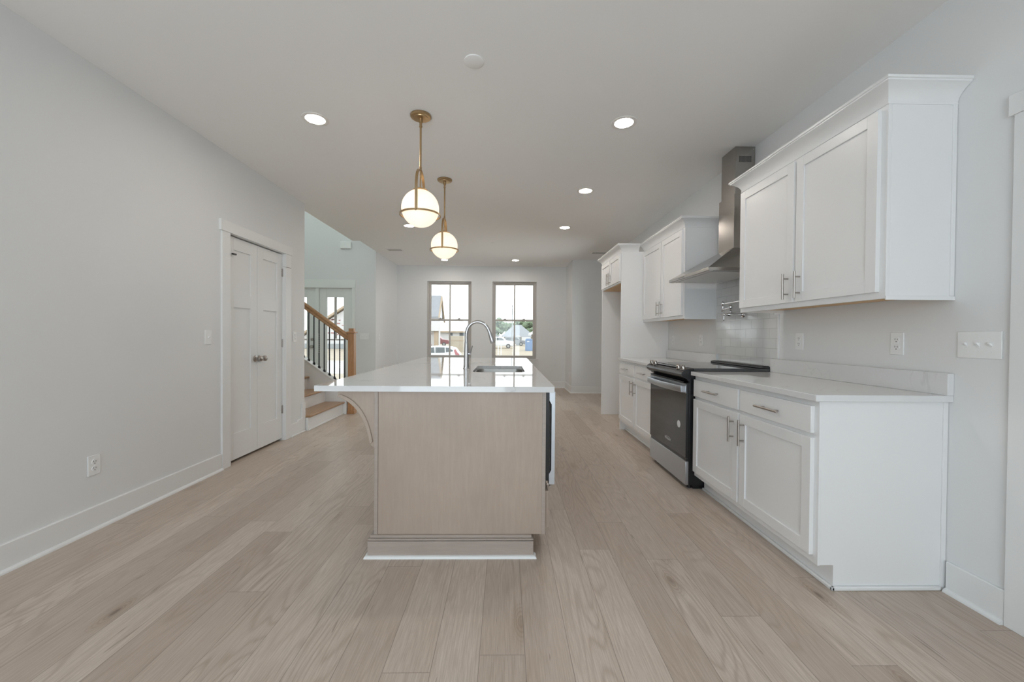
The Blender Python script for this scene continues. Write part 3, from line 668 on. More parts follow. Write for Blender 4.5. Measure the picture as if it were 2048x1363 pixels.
# scroll corbel under the overhang
N_ = 22
x1, z1c, xo, zo = IX0, .56, -.893, .850
arc = []
for i in range(N_+1):
    u = i/N_
    p0, p1, p2, p3 = Vector((xo, zo)), Vector((-.775, .815)), Vector((-.735, .70)), Vector((-.717, .596))
    q = p0*(1-u)**3 + p1*3*u*(1-u)**2 + p2*3*u*u*(1-u) + p3*u**3
    arc.append((q.x, q.y))
poly = [(IX0, .879), (xo-.0, .879)] + arc + [(-.717, .585), (-.700, .572), (IX0, .572)]
cb = MB().prism(poly, 'Y', IY0+.012, IY0+.062).build('corbel', M['island'], t)
def offs(a, d):
    out = []
    for i, p in enumerate(a):
        q0, q1 = a[max(i-1, 0)], a[min(i+1, len(a)-1)]
        tx, tz = q1[0]-q0[0], q1[1]-q0[1]; L_ = math.hypot(tx, tz); out.append((p[0]+tz/L_*-d*-1*-1, p[1]-tx/L_*-d*-1*-1))
    return out
band = arc + [(p[0]+.014, p[1]+.010) for p in arc[::-1]]
MB().prism([(arc[i][0]-.004, arc[i][1]-.003) for i in range(len(arc))] + [(p[0]+.012, p[1]+.010) for p in arc[::-1]], 'Y', IY0+.004, IY0+.070).build('corbel_band', M['island'], cb, bevel=.002)
# right side: microwave opening surround, lower drawer, other fronts along the aisle
dr = MB().box(IX1, IX1+.021, IY0+.03, IY0+.62, .135, .335).build('drawer', M['island'], t, bevel=.002)
MB().cyl((IX1+.052, IY0+.22, .285), .006, .19, 'Y').cyl((IX1+.018, IY0+.26, .285), .0045, .034, 'X', 12).cyl((IX1+.018, IY0+.37, .285), .0045, .034, 'X', 12).build('handle', M['nickel'], dr)
for (a, c) in ((IY0+.66, IY0+1.14), (IY0+1.16, IY0+1.64), (IY0+1.70, IY0+2.14), (IY0+2.16, IY0+2.68)):
    d = shaker(MB(), a, c, .135, .85, 0).xf(Matrix.Translation((IX1+.0, 0, 0))).build('door', M['island'], t, bevel=.0012)
# microwave drawer
t = thing('microwave', (IX1, IY0+.33, .42), 'built-in microwave drawer facing the aisle on the island right side', 'microwave')
MB().box(IX1+.002, IX1+.022, IY0+.045, IY0+.635, .385, .870).build('body', M['black'], t)
MB().prism([(IX1+.022, .875), (IX1+.054, .875), (IX1+.054, .368), (IX1+.022, .368), (IX1+.022, .425), (IX1+.034, .445), (IX1+.034, .805), (IX1+.022, .825)], 'Y', IY0+.035, IY0+.645).build('drawer_front', M['steel'], t, bevel=.001)
MB().box(IX1+.0221, IX1+.030, IY0+.037, IY0+.64, .435, .812).build('door_seal', M['blackgl'], t)

# countertop with sink cut-out
CX0, CX1, CY0_, CY1_ = -1.001, .262, 2.094, 4.873
SX0, SX1, SY0, SY1 = -.246, .148, 2.93, 3.575
def rrect(x0, x1, y0, y1, r, n=8):
    out = []
    for cx, cy, a0 in ((x1-r, y1-r, 0), (x0+r, y1-r, 90), (x0+r, y0+r, 180), (x1-r, y0+r, 270)):
        for k in range(n+1): a = R(a0 + 90*k/n); out.append((cx+r*math.cos(a), cy+r*math.sin(a)))
    return out
bm = bmesh.new()
def loop(pts, z): vs = [bm.verts.new((x, y, z)) for x, y in pts]; es = [bm.edges.new((vs[i], vs[(i+1) % len(vs)])) for i in range(len(vs))]; return vs, es
ov, oe = loop(rrect(CX0, CX1, CY0_, CY1_, .004, 3), .909); iv, ie = loop(rrect(SX0, SX1, SY0, SY1, .06), .909)
bmesh.ops.triangle_fill(bm, use_beauty=True, edges=oe+ie)
g = bmesh.ops.extrude_face_region(bm, geom=bm.faces[:]); bmesh.ops.translate(bm, vec=(0, 0, -.030), verts=[e for e in g['geom'] if isinstance(e, bmesh.types.BMVert)])
mb = MB(); mb.bm.free(); mb.bm = bm
t = thing('island_countertop', (-.37, 3.48, .879), 'large white polished quartz countertop of the island, mirroring the windows', 'countertop')
mb.build('slab', M['quartz'], t, bevel=.002)
# sink basin
t = thing('sink', (-.05, 3.25, .66), 'stainless undermount sink set into the island countertop', 'sink')
bm = bmesh.new(); rings = []
for (e, z, r) in ((.018, .8785, .07), (-.002, .8785, .06), (-.002, .84, .06), (-.004, .70, .06), (-.02, .672, .05), (-.05, .665, .03)):
    rings.append([bm.verts.new((x, y, z)) for x, y in rrect(SX0-e, SX1+e, SY0-e, SY1+e, r)])
for A, B_ in zip(rings, rings[1:]):
    n = len(A)
    for i in range(n): bm.faces.new((A[i], A[(i+1) % n], B_[(i+1) % n], B_[i]))
bm.faces.new(rings[-1])
mb = MB(); mb.bm.free(); mb.bm = bm
o = mb.build('basin', M['sink'], t)
sm = o.modifiers.new('thickness', 'SOLIDIFY'); sm.thickness = .0015; sm.offset = 0
MB().lathe([(.045, .666), (.045, .669), (.030, .669), (.028, .666)], (-.05, 3.25, 0), 'Z').build('drain', M['chrome'], t)
# faucet
FX, FY = -.318, 3.245
t = thing('kitchen_faucet', (FX, FY, .909), 'tall stainless gooseneck pull-down faucet standing beside the island sink', 'faucet')
MB().lathe([(.027, .9095), (.027, .914), (.0235, .918), (.022, .94), (.0215, 1.00), (.0185, 1.06), (.016, 1.12), (.0145, 1.128)], (FX, FY, 0), 'Z').build('faucet_body', M['faucet'], t)
px = [(-.318, 1.125), (-.320, 1.165), (-.318, 1.205), (-.308, 1.240), (-.290, 1.266), (-.265, 1.284), (-.235, 1.291), (-.205, 1.289), (-.175, 1.276), (-.152, 1.252), (-.138, 1.225), (-.130, 1.205)]
pp = []
for i in range(len(px)-1):
    for k in range(3):
        u = k/3; pp.append((px[i][0]*(1-u)+px[i+1][0]*u, FY, px[i][1]*(1-u)+px[i+1][1]*u))
pp.append((px[-1][0], FY, px[-1][1]))
for _ in range(3): pp = [pp[0]] + [tuple((Vector(pp[i-1])+2*Vector(pp[i])+Vector(pp[i+1]))/4) for i in range(1, len(pp)-1)] + [pp[-1]]
MB().tube(pp, .0135, 16).build('gooseneck', M['faucet'], t)
MB().tube([(-.1305, FY, 1.207), (-.125, FY, 1.190), (-.112, FY, 1.150), (-.104, FY, 1.125), (-.102, FY, 1.119)], [.0150, .0165, .0195, .0205, .018], 18).build('spray_head', M['faucet'], t)
MB().box(-.110, -.100, FY-.006, FY+.006, 1.145, 1.172).build('spray_button', M['black'], t, bevel=.003)
MB().cyl((FX+.015, FY, 1.03), .013, .022, 'X', 18).tube([(FX+.030, FY-.004, 1.030), (FX+.038, FY-.02, 1.05), (FX+.052, FY-.045, 1.095)], [.008, .0055, .004], 12).build('lever_handle', M['faucet'], t)

# ================================================================== PENDANTS
def pendant(x, y, label):
    t = thing('pendant_light', (x, y, 1.96), label, 'pendant lamp', 'brass globe pendants over the island')
    zc = 2.098
    MB().lathe([(.075, ZC-.0005), (.075, ZC-.010), (.070, ZC-.016), (.055, ZC-.019), (.053, ZC-.024), (.016, ZC-.026), (.014, ZC-.050), (.009, ZC-.054), (.009, ZC-.075), (.011, ZC-.077), (.011, ZC-.085), (0, ZC-.086)], (x, y, 0), 'Z', 40).build('canopy', M['brass'], t)
    MB().cyl((x, y, 2.375), .0075, ZC-.075-2.375, n=16).lathe([(.0095, 2.372), (.0095, 2.395), (.0075, 2.40)], (x, y, 0), 'Z', 16).cyl((x, y, 2.238), .0055, .135, n=16).build('stem', M['brass'], t)
    b = MB(); pts = []
    rr = .137
    for k in range(29):
        a = math.pi*k/28; pts.append((x, y - rr*math.cos(a), 2.215 + .160*math.sin(a)))
    pts = [(x, y-rr, 2.052)] + pts + [(x, y+rr, 2.052)]
    b.tube(pts, 0, sec=[(-.002, -.0095), (.002, -.0095), (.002, .0095), (-.002, .0095)])
    b.build('strap', M['brass'], t)
    b = MB(); n = 48; prof = [(.141, 2.045), (.148, 2.045), (.148, 2.057), (.141, 2.057)]
    rings = [[b.bm.verts.new((x+r*math.cos(2*math.pi*i/n), y+r*math.sin(2*math.pi*i/n), z)) for r, z in prof] for i in range(n)]
    for i in range(n):
        A, B_ = rings[i], rings[(i+1) % n]
        for k in range(4): b.bm.faces.new((A[k], B_[k], B_[(k+1) % 4], A[(k+1) % 4]))
    rg = b.build('ring', M['brass'], t)
    for s in (-1, 1): MB().sphere((x, y+s*.152, 2.047), .0085, 14).build('finial', M['brass'], rg)
    MB().lathe([(.036, 2.222), (.052, 2.228), (.052, 2.233), (.018, 2.236), (.014, 2.248), (0, 2.249)], (x, y, 0), 'Z', 32).build('globe_cap', M['brass'], t)
    MB().sphere((x, y, zc), .1345, 48).build('globe_shade', M['globe'], t)
pendant(-.626, 2.918, 'brass pendant with lit opal globe, the nearer and larger-looking of the two')
pendant(-.633, 4.100, 'brass pendant with lit opal globe, the farther one hanging over the island sink end')

# ================================================================== CEILING FITTINGS
cans = [(-1.417, 2.984, 'lit round downlight in the ceiling left of the nearer pendant'),
        (.870, 2.967, 'lit round downlight in the ceiling nearest the large wall cabinet'),
        (.862, 4.353, 'lit round downlight in the ceiling in line with the hood chimney'),
        (.854, 5.822, 'lit round downlight in the ceiling near the refrigerator enclosure'),
        (-1.413, 5.826, 'lit round downlight in the ceiling partly behind the nearer pendant globe'),
        (-1.291, 8.389, 'lit round downlight just below the farther pendant globe, near the windows'),
        (.198, 8.363, 'lit round downlight in the ceiling before the right window')]
proto = None
for x, y, lab in cans:
    if proto is None:
        proto = thing('recessed_light', (x, y, ZC), lab, 'downlight', 'recessed ceiling lights')
        MB().lathe([(.094, ZC-.0005), (.094, ZC-.004), (.088, ZC-.007), (.068, ZC-.006), (.066, ZC-.002), (.066, ZC-.0005)], (x, y, 0), 'Z', 40).build('trim_ring', M['cansock'], proto)
        MB().lathe([(0, ZC-.0012), (.066, ZC-.0012), (.066, ZC-.003), (0, ZC-.003)], (x, y, 0), 'Z', 40).build('lens', M['canlit'], proto)
    else:
        c = copy_tree(proto); c.location = (x, y, ZC); c['label'] = lab
t = tag(MB().lathe([(0, ZC-.0005), (.058, ZC-.0005), (.058, ZC-.006), (.050, ZC-.009), (0, ZC-.010)], (-.194, 2.334, 0), 'Z', 36).build('ceiling_cover_plate', M['ceil']), 'flat round white cover plate on the ceiling nearest the camera', 'ceiling plate')
tag(MB().lathe([(0, ZC-.0005), (.040, ZC-.0005), (.040, ZC-.004), (.030, ZC-.006), (0, ZC-.007)], (-.216, 6.821, 0), 'Z', 30).build('sprinkler_cover', M['plastic']), 'small round white sprinkler cover on the far ceiling before the windows', 'ceiling plate')
def vent(x, y, label):
    t = thing('ceiling_vent', (x, y, ZC), label, 'air vent', 'ceiling air vents')
    MB().box(x-.15, x+.15, y-.08, y+.08, ZC-.008, ZC-.0005).build('frame', M['ceil'], t, bevel=.003)
    MB().box(x-.125, x+.125, y-.055, y+.055, ZC-.0095, ZC-.0085).build('backing', M['slot'], t)
    for k in range(5): MB().box(x-.125, x+.125, y-.05+.022*k, y-.043+.022*k, ZC-.0108, ZC-.0095).build('louver', M['cansock'], t)
vent(-2.07, 7.46, 'white ceiling vent at the left, near the foyer corner')
vent(1.76, 7.54, 'white ceiling vent at the right, above the refrigerator enclosure')

# ================================================================== OUTLETS AND SWITCHES
def plate_matrix(side, x, y, z):
    # local: u right, v up, w out of wall
    if side == 'R': c = ((0, -1, 0), (0, 0, 1), (-1, 0, 0))
    elif side == 'L': c = ((0, 1, 0), (0, 0, 1), (1, 0, 0))
    else: c = ((1, 0, 0), (0, 0, 1), (0, -1, 0))
    return Matrix(((c[0][0], c[1][0], c[2][0], x), (c[0][1], c[1][1], c[2][1], y), (c[0][2], c[1][2], c[2][2], z), (0, 0, 0, 1)))
def outlet(side, x, y, z, label):
    t = thing('wall_outlet', (x, y, z), label, 'outlet', 'duplex wall outlets'); m = plate_matrix(side, x, y, z)
    MB().box(-.036, .036, -.059, .059, .0003, .006).xf(m).build('cover_plate', M['plastic'], t, bevel=.002)
    for s in (-1, 1):
        r = MB().lathe([(0, .0055), (.0165, .0055), (.0165, .0085), (0, .0085)], (0, s*.0195, 0), 'Z', 20).xf(m).build('receptacle', M['plastic'], t, bevel=.0006)
        MB().box(-.0075, -.005, s*.0195-.001, s*.0195+.008, .0086, .009).box(.005, .0075, s*.0195-.001, s*.0195+.007, .0086, .009).cyl((0, s*.0195-.009, .0086), .0028, .0005, n=10).xf(m).build('slots', M['slot'], r)
def switch(side, x, y, z, label, n=1, group='wall switches', cat='light switch'):
    t = thing('wall_switch', (x, y, z), label, cat, group); m = plate_matrix(side, x, y, z)
    hw = .036 + .023*(n-1)
    MB().box(-hw, hw, -.059, .059, .0003, .006).xf(m).build('cover_plate', M['plastic'], t, bevel=.002)
    for k in range(n):
        u = (k-(n-1)/2)*.046
        MB().box(u-.005, u+.005, -.012, .012, .0058, .0072).prism([(-.006, .006), (.006, .006), (.012, .018), (.004, .020)], 'X', u-.0042, u+.0042).xf(m).build('toggle', M['plastic'], t, bevel=.0008)
        [MB().cyl((u, q, .0058), .003, .001, n=10).xf(m).build('screw', M['plastic'], t) for q in (-.030, .030)]
outlet('R', XR, 2.070, 1.150, 'white duplex outlet under the large wall cabinet, right of the other counter outlets')
outlet('R', XR, 2.769, 1.153, 'white duplex outlet just right of the subway tile')
outlet('R', XR, 4.177, 1.147, 'white duplex outlet just left of the subway tile')
outlet('R', XR, 4.878, 1.140, 'white duplex outlet beside the refrigerator panel, farthest along the counter')
switch('R', XR, 1.706, 1.151, 'white triple toggle switch plate on the right wall beside the door casing', 3)
outlet('L', XL, 2.410, .388, 'white duplex outlet low on the left wall')
switch('L', XL, 3.326, 1.148, 'white single toggle switch left of the pantry door', 1)
outlet('L', XL, 4.676, 1.150, 'white outlet plate between the pantry door and the stairs')
t = thing('wall_outlet', (1.382, 8.55, .36), 'white outlet low on the wall jog at the far right', 'outlet', 'duplex wall outlets')
MB().box(-.036, .036, -.059, .059, .0003, .006).xf(plate_matrix('R', 1.382, 8.55, .36)).build('cover_plate', M['plastic'], t, bevel=.002)
switch('F', -2.69, YD, 1.151, 'white triple switch plate on the foyer wall right of the front door', 3)
switch('L', -2.474, 7.823, 1.147, 'white single switch on the wall corner between foyer and living room', 1)
t = thing('door_chime', (-3.03, YD, 2.88), 'white rectangular door chime box high on the foyer wall', 'door chime')
MB().box(-3.14, -2.93, YD-.05, YD-.0005, 2.81, 2.945).build('cover', M['plastic'], t, bevel=.012)
MB().box(-3.06, -3.01, YD-.052, YD-.0505, 2.825, 2.93).build('grille', M['plastic'], t)

# ================================================================== STAIRS
RX, RUN, RISE, SW0, SW1 = -2.412, .260, .187, YE+.002, 5.95
t = thing('staircase', (-3.3, 5.4, 0), 'staircase with oak treads and white risers rising to the left past the wall', 'stairs')
for k in range(9):
    x = RX - RUN*k; z = RISE*(k+1)
    MB().box(x-.018, x, SW0 if k else YE-.0, SW1, RISE*k if k else 0, z-.027).build('riser', M['trim'], t)
    tr = MB().box(x-RUN-.012, x+.028, (SW0 if k else SW0+.0), SW1 if k else SW1+.0, z-.027, z).build('tread', M['oak'], t, bevel=.009, seg=3)
# carcass under the steps
MB().prism([(RX-.018, 0)] + sum([[(RX-.02-RUN*k, RISE*k), (RX-.02-RUN*k, RISE*(k+1)-.03)] for k in range(9)], []) + [(RX-RUN*9, RISE*9-.03), (RX-RUN*9, 0)], 'Y', SW0+.005, SW1-.005).build('carriage', M['trim'], t)
MB().box(RX, RX+.013, YE+.005, SW1, 0, .017).build('shoe_moulding', M['trim'], t, bevel=.004)
kz = lambda x: .512 + .71*(-2.573 - x)
# closed stringer wall carrying the balusters
MB().prism([(-2.36, 0), (-2.36, kz(-2.36)), (-4.75, kz(-4.75)), (-4.75, 0)], 'Y', 5.951, 6.049).build('stringer_wall', M['trim'], t)
MB().prism([(-2.345, kz(-2.345)), (-2.345, kz(-2.345)+.018), (-4.75, kz(-4.75)+.018), (-4.75, kz(-4.75))], 'Y', 5.935, 6.065).build('stringer_cap', M['trim'], t, bevel=.003)
t = thing('stair_railing', (-2.30, 6.0, 0), 'oak newel post and handrail with black iron balusters on the staircase', 'railing')
nw = MB().box(-2.343, -2.254, 5.955, 6.045, 0, 1.205).box(-2.336, -2.261, 5.962, 6.038, 1.225, 1.275).build('newel_post', M['oakv'], t, bevel=.003)
MB().box(-2.361, -2.236, 5.937, 6.063, 1.203, 1.228).build('newel_collar', M['oakv'], nw, bevel=.006, seg=3)
MB().box(-2.35, -2.247, 5.948, 6.052, 0, .05).build('newel_plinth', M['oakv'], nw, bevel=.003)
hz = lambda x: 1.135 + .726*(-2.344 - x)     # rail centre line
sec = [(-.030, -.030), (-.020, -.042), (.020, -.042), (.030, -.030), (.022, -.008), (.031, .014), (.024, .034), (0, .042), (-.024, .034), (-.031, .014), (-.022, -.008)]
MB().tube([(-2.342, 6.0, hz(-2.342)), (-4.6, 6.0, hz(-4.6))], 0, sec=sec).build('handrail', M['oakr'], t)
def baluster(x, tw):
    z0, z1 = kz(x)+.018, hz(x)-.030; b = MB()
    n = 40 if tw else 2; h = .0068
    rings = []
    for i in range(n+1):
        u = i/n; z = z0+(z1-z0)*u
        a = 0
        if tw: a = min(max((u-.30)/.40, 0), 1)*2*math.pi*2.5
        rings.append([b.bm.verts.new((x + h*1.414*math.cos(a+math.pi/4+k*math.pi/2), 6.0 + h*1.414*math.sin(a+math.pi/4+k*math.pi/2), z)) for k in range(4)])
    for A, B_ in zip(rings, rings[1:]):
        for k in range(4): b.bm.faces.new((A[k], A[(k+1) % 4], B_[(k+1) % 4], B_[k]))
    b.bm.faces.new(rings[0]); b.bm.faces.new(rings[-1])
    o = b.build('baluster', M['iron'], t, smooth=False)
    MB().lathe([(.022, z0-.012), (.022, z0+.012), (.016, z0+.020), (.016, z0+.026), (.010, z0+.034)], (x, 6.0, 0), 'Z', 4).build('baluster_shoe', M['iron'], o, smooth=False)
for i in range(22):
    x = -2.405 - .0765*i
    baluster(x, i % 4 in (1,))

# ================================================================== OUTSIDE
E = {}  # outdoor colours desaturated and paled, washed-out haze put into them
E['straw'] = simple('dry_straw_ground', (0.336, 0.288, 0.224), .95, var=.25, vscale=.6)
E['road'] = simple('pale_road', (0.417, 0.413, 0.408), .9, var=.06, vscale=1)
E['curb'] = simple('concrete_curb', (0.620, 0.613, 0.595), .9)
E['roofg'] = simple('grey_shingles', (0.255, 0.264, 0.282), .9, var=.15, vscale=3)
E['wrap'] = simple('white_house_wrap', (0.569, 0.564, 0.569), .7, var=.04, vscale=1)
E['mark'] = simple('house_wrap_print', (0.325, 0.167, 0.167), .8, var=.1)
E['tan'] = simple('raw_sheathing_wood', (0.371, 0.292, 0.213), .8, var=.15, vscale=3)
E['wroof'] = simple('pale_metal_roof', (0.620, 0.620, 0.620), .6, var=.04)
E['fence'] = simple('fence_boards', (0.370, 0.318, 0.249), .9, var=.15, vscale=4)
E['leaf'] = simple('tree_foliage', (0.161, 0.207, 0.128), .9, var=.45, vscale=.9)
E['bark'] = simple('tree_bark', (0.140, 0.122, 0.113), .9)
E['wcar'] = simple('white_car_paint', (0.620, 0.620, 0.620), .3)
E['rcar'] = simple('red_car_paint', (0.266, 0.108, 0.113), .3)
E['gcar'] = simple('grey_car_paint', (0.217, 0.226, 0.240), .3)
E['cglass'] = simple('dark_car_glass', (0.120, 0.134, 0.143), .1)
E['tyre'] = simple('tyre_rubber', (0.090, 0.090, 0.090), .8)
E['rim'] = simple('alloy_rim', (0.360, 0.360, 0.360), .4)
E['blue'] = simple('blue_plastic', (0.186, 0.270, 0.428), .5)
E['gplast'] = simple('grey_plastic', (0.279, 0.298, 0.307), .5)
E['wplast'] = simple('white_plastic_outdoor', (0.600, 0.600, 0.600), .5)
E['tail'] = simple('red_tail_lamp', (0.357, 0.124, 0.134), .3)
E['brick'] = simple('tan_brick', (0.384, 0.328, 0.263), .9, var=.1, vscale=5)

def gz(y):
    P = [(9, -.55), (20, -1.2), (26, -1.36), (40, -1.36), (60, -1.0), (65, -.8), (90, -.65), (400, -.6)]
    for (a, za), (b_, zb) in zip(P, P[1:]):
        if y <= b_: return za + (zb-za)*(y-a)/(b_-a)
    return -.6
def ground(name, ys, mat, dz, x0=-140, x1=120):
    b = MB(); prof = [(y, gz(y)+dz) for y in ys]
    b.prism(prof + [(ys[-1], -2.2), (ys[0], -2.2)], 'X', x0, x1)
    return struct(b.build(name, mat, smooth=False))
ground('ground', (YB+.2, 20, 26), E['straw'], 0)
ground('road', (26.2, 37.8), E['road'], -.02)
ground('curb', (26, 26.2), E['curb'], .06); ground('curb.001', (37.8, 38.1), E['curb'], .10)
ground('ground.001', (38.1, 40, 60, 65, 90, 400), E['straw'], 0)

def wheel(b, x, y, z, r, s): b.lathe([(0, 0), (r, 0), (r, s), (0, s)], (x, y, z), 'Y', 20)
def vehicle(name, x0, L, y, H, W, prof, glass_polys, paint, wheels, label, flip=False, extras=None):
    """prof: side outline in unit length (0..1) and metres of height; y is the near side"""
    z = gz(y); t = thing(name, (x0+L/2, y+W/2, z), label, 'car')
    fx = (lambda u: x0 + (1-u)*L) if flip else (lambda u: x0 + u*L)
    b = MB().prism([(fx(u), z+h) for u, h in prof], 'Y', y, y+W); b.build('car_body', paint, t, bevel=.06, seg=3)
    for gp in glass_polys: MB().prism([(fx(u), z+h) for u, h in gp], 'Y', y-.01, y+.02).build('side_window', E['cglass'], t)
    for u in wheels:
        wb = MB(); wheel(wb, fx(u), y-.03, z+.36, .36, .24); wo = wb.build('wheel', E['tyre'], t)
        rb = MB(); wheel(rb, fx(u), y-.045, z+.36, .21, .02); rb.build('rim', E['rim'], wo)
    if extras: extras(t, fx, y, z, W)
    return t
# near white hatchback parked on the street, rear at the right
cx1 = -3.95
prof = [(0, .35), (.0, .75), (.03, .95), (.22, 1.06), (.36, 1.52), (.50, 1.66), (.74, 1.64), (.90, 1.50), (.965, 1.10), (1.0, .95), (1.0, .40), (.97, .32), (.03, .30)]
g_ = [[(.27, 1.08), (.385, 1.46), (.52, 1.55), (.53, 1.08)], [(.545, 1.08), (.545, 1.55), (.72, 1.54), (.725, 1.10)], [(.745, 1.12), (.74, 1.53), (.80, 1.50), (.88, 1.28), (.87, 1.20)]]
def ex(t, fx, y, z, W):
    MB().prism([(fx(.935), z+.80), (fx(.895), z+1.28), (fx(.925), z+1.42), (fx(.965), z+1.12), (fx(1.005), z+.95), (fx(.985), z+.82)], 'Y', y-.02, y+.05).build('tail_lamp', E['tail'], t)
vehicle('parked_car', cx1-4.5, 4.5, 34.2, 1.66, 1.8, prof, g_, E['wcar'], (.19, .80), 'white hatchback on the street, low in the left window', extras=ex)
# white suv facing right
prof = [(0, .45), (.0, 1.05), (.02, 1.45), (.05, 1.78), (.10, 1.86), (.60, 1.88), (.66, 1.80), (.76, 1.26), (.96, 1.14), (1.0, .95), (1.0, .50), (.97, .38), (.03, .38)]
g_ = [[(.04, 1.30), (.06, 1.70), (.26, 1.74), (.26, 1.30)], [(.28, 1.30), (.28, 1.74), (.45, 1.74), (.45, 1.30)], [(.47, 1.30), (.47, 1.74), (.60, 1.72), (.70, 1.30)]]
vehicle('parked_suv', -4.0, 5.5, 65, 1.88, 1.95, prof, g_, E['wcar'], (.16, .81), 'white sport utility vehicle in the right window, beside the two stakes')
prof2 = [(0, .4), (.0, 1.0), (.04, 1.15), (.12, 1.62), (.25, 1.75), (.62, 1.72), (.76, 1.18), (.96, 1.05), (1, .9), (1, .45), (.97, .35), (.03, .35)]
g2 = [[(.12, 1.2), (.17, 1.58), (.36, 1.64), (.36, 1.2)], [(.38, 1.2), (.38, 1.64), (.60, 1.62), (.71, 1.2)]]
vehicle('parked_suv', -.6, 4.6, 79, 1.75, 1.9, prof2, g2, E['gcar'], (.18, .80), 'dark grey vehicle behind the white one in the right window')
# red pickup behind the left house
prof = [(0, .5), (0, 1.0), (.02, 1.18), (.38, 1.2), (.40, 1.75), (.62, 1.78), (.72, 1.28), (.97, 1.15), (1, .95), (1, .55), (.97, .42), (.03, .42)]
g_ = [[(.43, 1.26), (.43, 1.68), (.60, 1.7), (.68, 1.26)]]
vehicle('pickup_truck', -15.1, 4.6, 74, 1.78, 1.95, prof[:], g_, E['rcar'], (.18, .80), 'dark red pickup partly behind the unfinished house in the left window')

def house_wrap_marks(t, x0, x1, y, z0, z1, n, seed):
    rnd = random.Random(seed); b = MB()
    for k in range(n):
        x = rnd.uniform(x0, x1-.6); z = rnd.uniform(z0, z1); b.box(x, x+rnd.uniform(.25, .55), y-.02, y, z, z+rnd.uniform(.10, .2))
    b.build('printed_marks', E['mark'], t)
# house A: ridge parallel to the window wall, gable end at the right
t = thing('unfinished_house', (-16, 64, gz(62)), 'unfinished house with grey roof and white wrap filling the left edge of the left window', 'house', 'houses outside')
zA = gz(62)
MB().box(-24, -10.35, 61.9, 63.3, zA, 4.0).build('wall', E['wrap'], t)
MB().prism([(61.5, 3.95), (64.1, 7.38), (66.7, 3.95), (66.7, 4.15), (64.1, 7.62), (61.5, 4.15)], 'X', -24.5, -10.36).build('roof', E['roofg'], t)
MB().prism([(62, 4.0), (64.1, 7.1), (65.2, 4.6), (65.2, 4.0)], 'X', -10.5, -10.36).build('gable_wall', E['wrap'], t)
MB().prism([(61.4, 4.0), (61.7, 4.0), (64.1, 7.0), (66.9, 3.4), (67.2, 3.4), (64.1, 7.55)], 'X', -10.36, -10.16).build('rake_board', E['tan'], t)
MB().box(-10.95, -10.4, 61.2, 61.9, zA, 1.9).build('porch_column', E['tan'], t)
MB().box(-12.2, -10.1, 60.8, 61.9, 1.9, 3.4).build('porch_gable', E['wrap'], t)
house_wrap_marks(t, -12.2, -11.2, 61.9, -.6, 3.6, 6, 3)
# house B seen through the side lite
t = thing('unfinished_house', (-24, 66, gz(64)), 'unfinished white-wrapped gable house seen through the foyer side lite', 'house', 'houses outside')
zB = gz(62)
MB().prism([(-33.5, zB), (-33.5, 1.0), (-31.5, 1.0), (-21.0, 8.2), (-14.0, 3.4), (-14.0, zB)][:0] or [(-30.5, zB), (-30.5, 1.35), (-20.5, 8.1), (-16.6, 5.5), (-16.6, zB)], 'Y', 63, 73).build('wall', E['wrap'], t) if False else MB().prism([(-32, zB+.6), (-32, .4), (-25.0, 5.05), (-24.6, 5.3), (-24.6, zB+.6)], 'Y', 62, 72).build('wall', E['wrap'], t)
MB().prism([(-32.6, .2), (-24.6, 5.5), (-24.6, 5.85), (-32.6, .55)], 'Y', 61.4, 72.6).build('rake_board', E['tan'], t)
MB().box(-32, -24.6, 61.7, 62, zB, zB+.75).build('foundation', E['gplast'], t)
house_wrap_marks(t, -27.5, -24.6, 62, .8, 3.6, 10, 5)
# house C: long pale roof behind a board fence
t = thing('distant_house', (-8, 95, gz(95)), 'long low house with pale roof behind the wooden fence in the left window', 'house', 'houses outside')
MB().box(-19, -5.0, 92, 100, gz(92), 2.15).build('wall', E['wrap'], t)
MB().prism([(91.3, 2.05), (96, 5.0), (100.7, 2.05), (100.7, 2.25), (96, 5.2), (91.3, 2.25)], 'X', -19.6, -4.5).build('roof', E['wroof'], t)
MB().prism([(91.2, 1.95), (91.3, 1.95), (91.3, 2.27), (91.2, 2.27)], 'X', -19.6, -4.5).build('fascia', E['tan'], t)
for xa, xb in ((-12.9, -12.2), (-10.6, -9.5), (-16.0, -15.2)): MB().box(xa, xb, 91.93, 92, 1.25, 1.85).build('window', E['cglass'], t)
# fence
t = thing('board_fence', (-8, 56, gz(56)), 'tall tan board fence outside the left window', 'fence')
b = MB()
for k in range(34): b.box(-7.95+.145*k, -7.95+.135+.145*k, 56, 56.03, gz(56), 1.16)
b.build('boards', E['fence'], t)
for k in range(2): MB().box(-7.9+2.7*k, -7.78+2.7*k, 55.9, 56, gz(56), 1.25).build('post', E['tan'], t)
MB().box(-7.95, -3.05, 55.96, 56, .5, .6).build('rail', E['tan'], t)
# house D grey hip roof behind trees
t = thing('distant_house', (3.5, 118, gz(118)), 'house with broad grey hip roof in the middle of the right window', 'house', 'houses outside')
zz = gz(110)
MB().box(-.5, 7.6, 112, 122, zz, 1.2).build('wall', E['brick'], t)
b = MB(); v = [b.bm.verts.new(p) for p in ((-1.4, 111, 1.0), (8.4, 111, 1.0), (8.4, 123, 1.0), (-1.4, 123, 1.0), (2.4, 117, 4.5), (4.6, 117, 4.5))]
for q in ((0, 1, 5, 4), (1, 2, 5), (2, 3, 4, 5), (3, 0, 4), (0, 3, 2, 1)): b.bm.faces.new([v[i] for i in q])
b.build('roof', E['roofg'], t, smooth=False)
for xa in (.6, 3.4): MB().box(xa, xa+1.0, 111.93, 112, -.1, .8).build('window', E['cglass'], t)
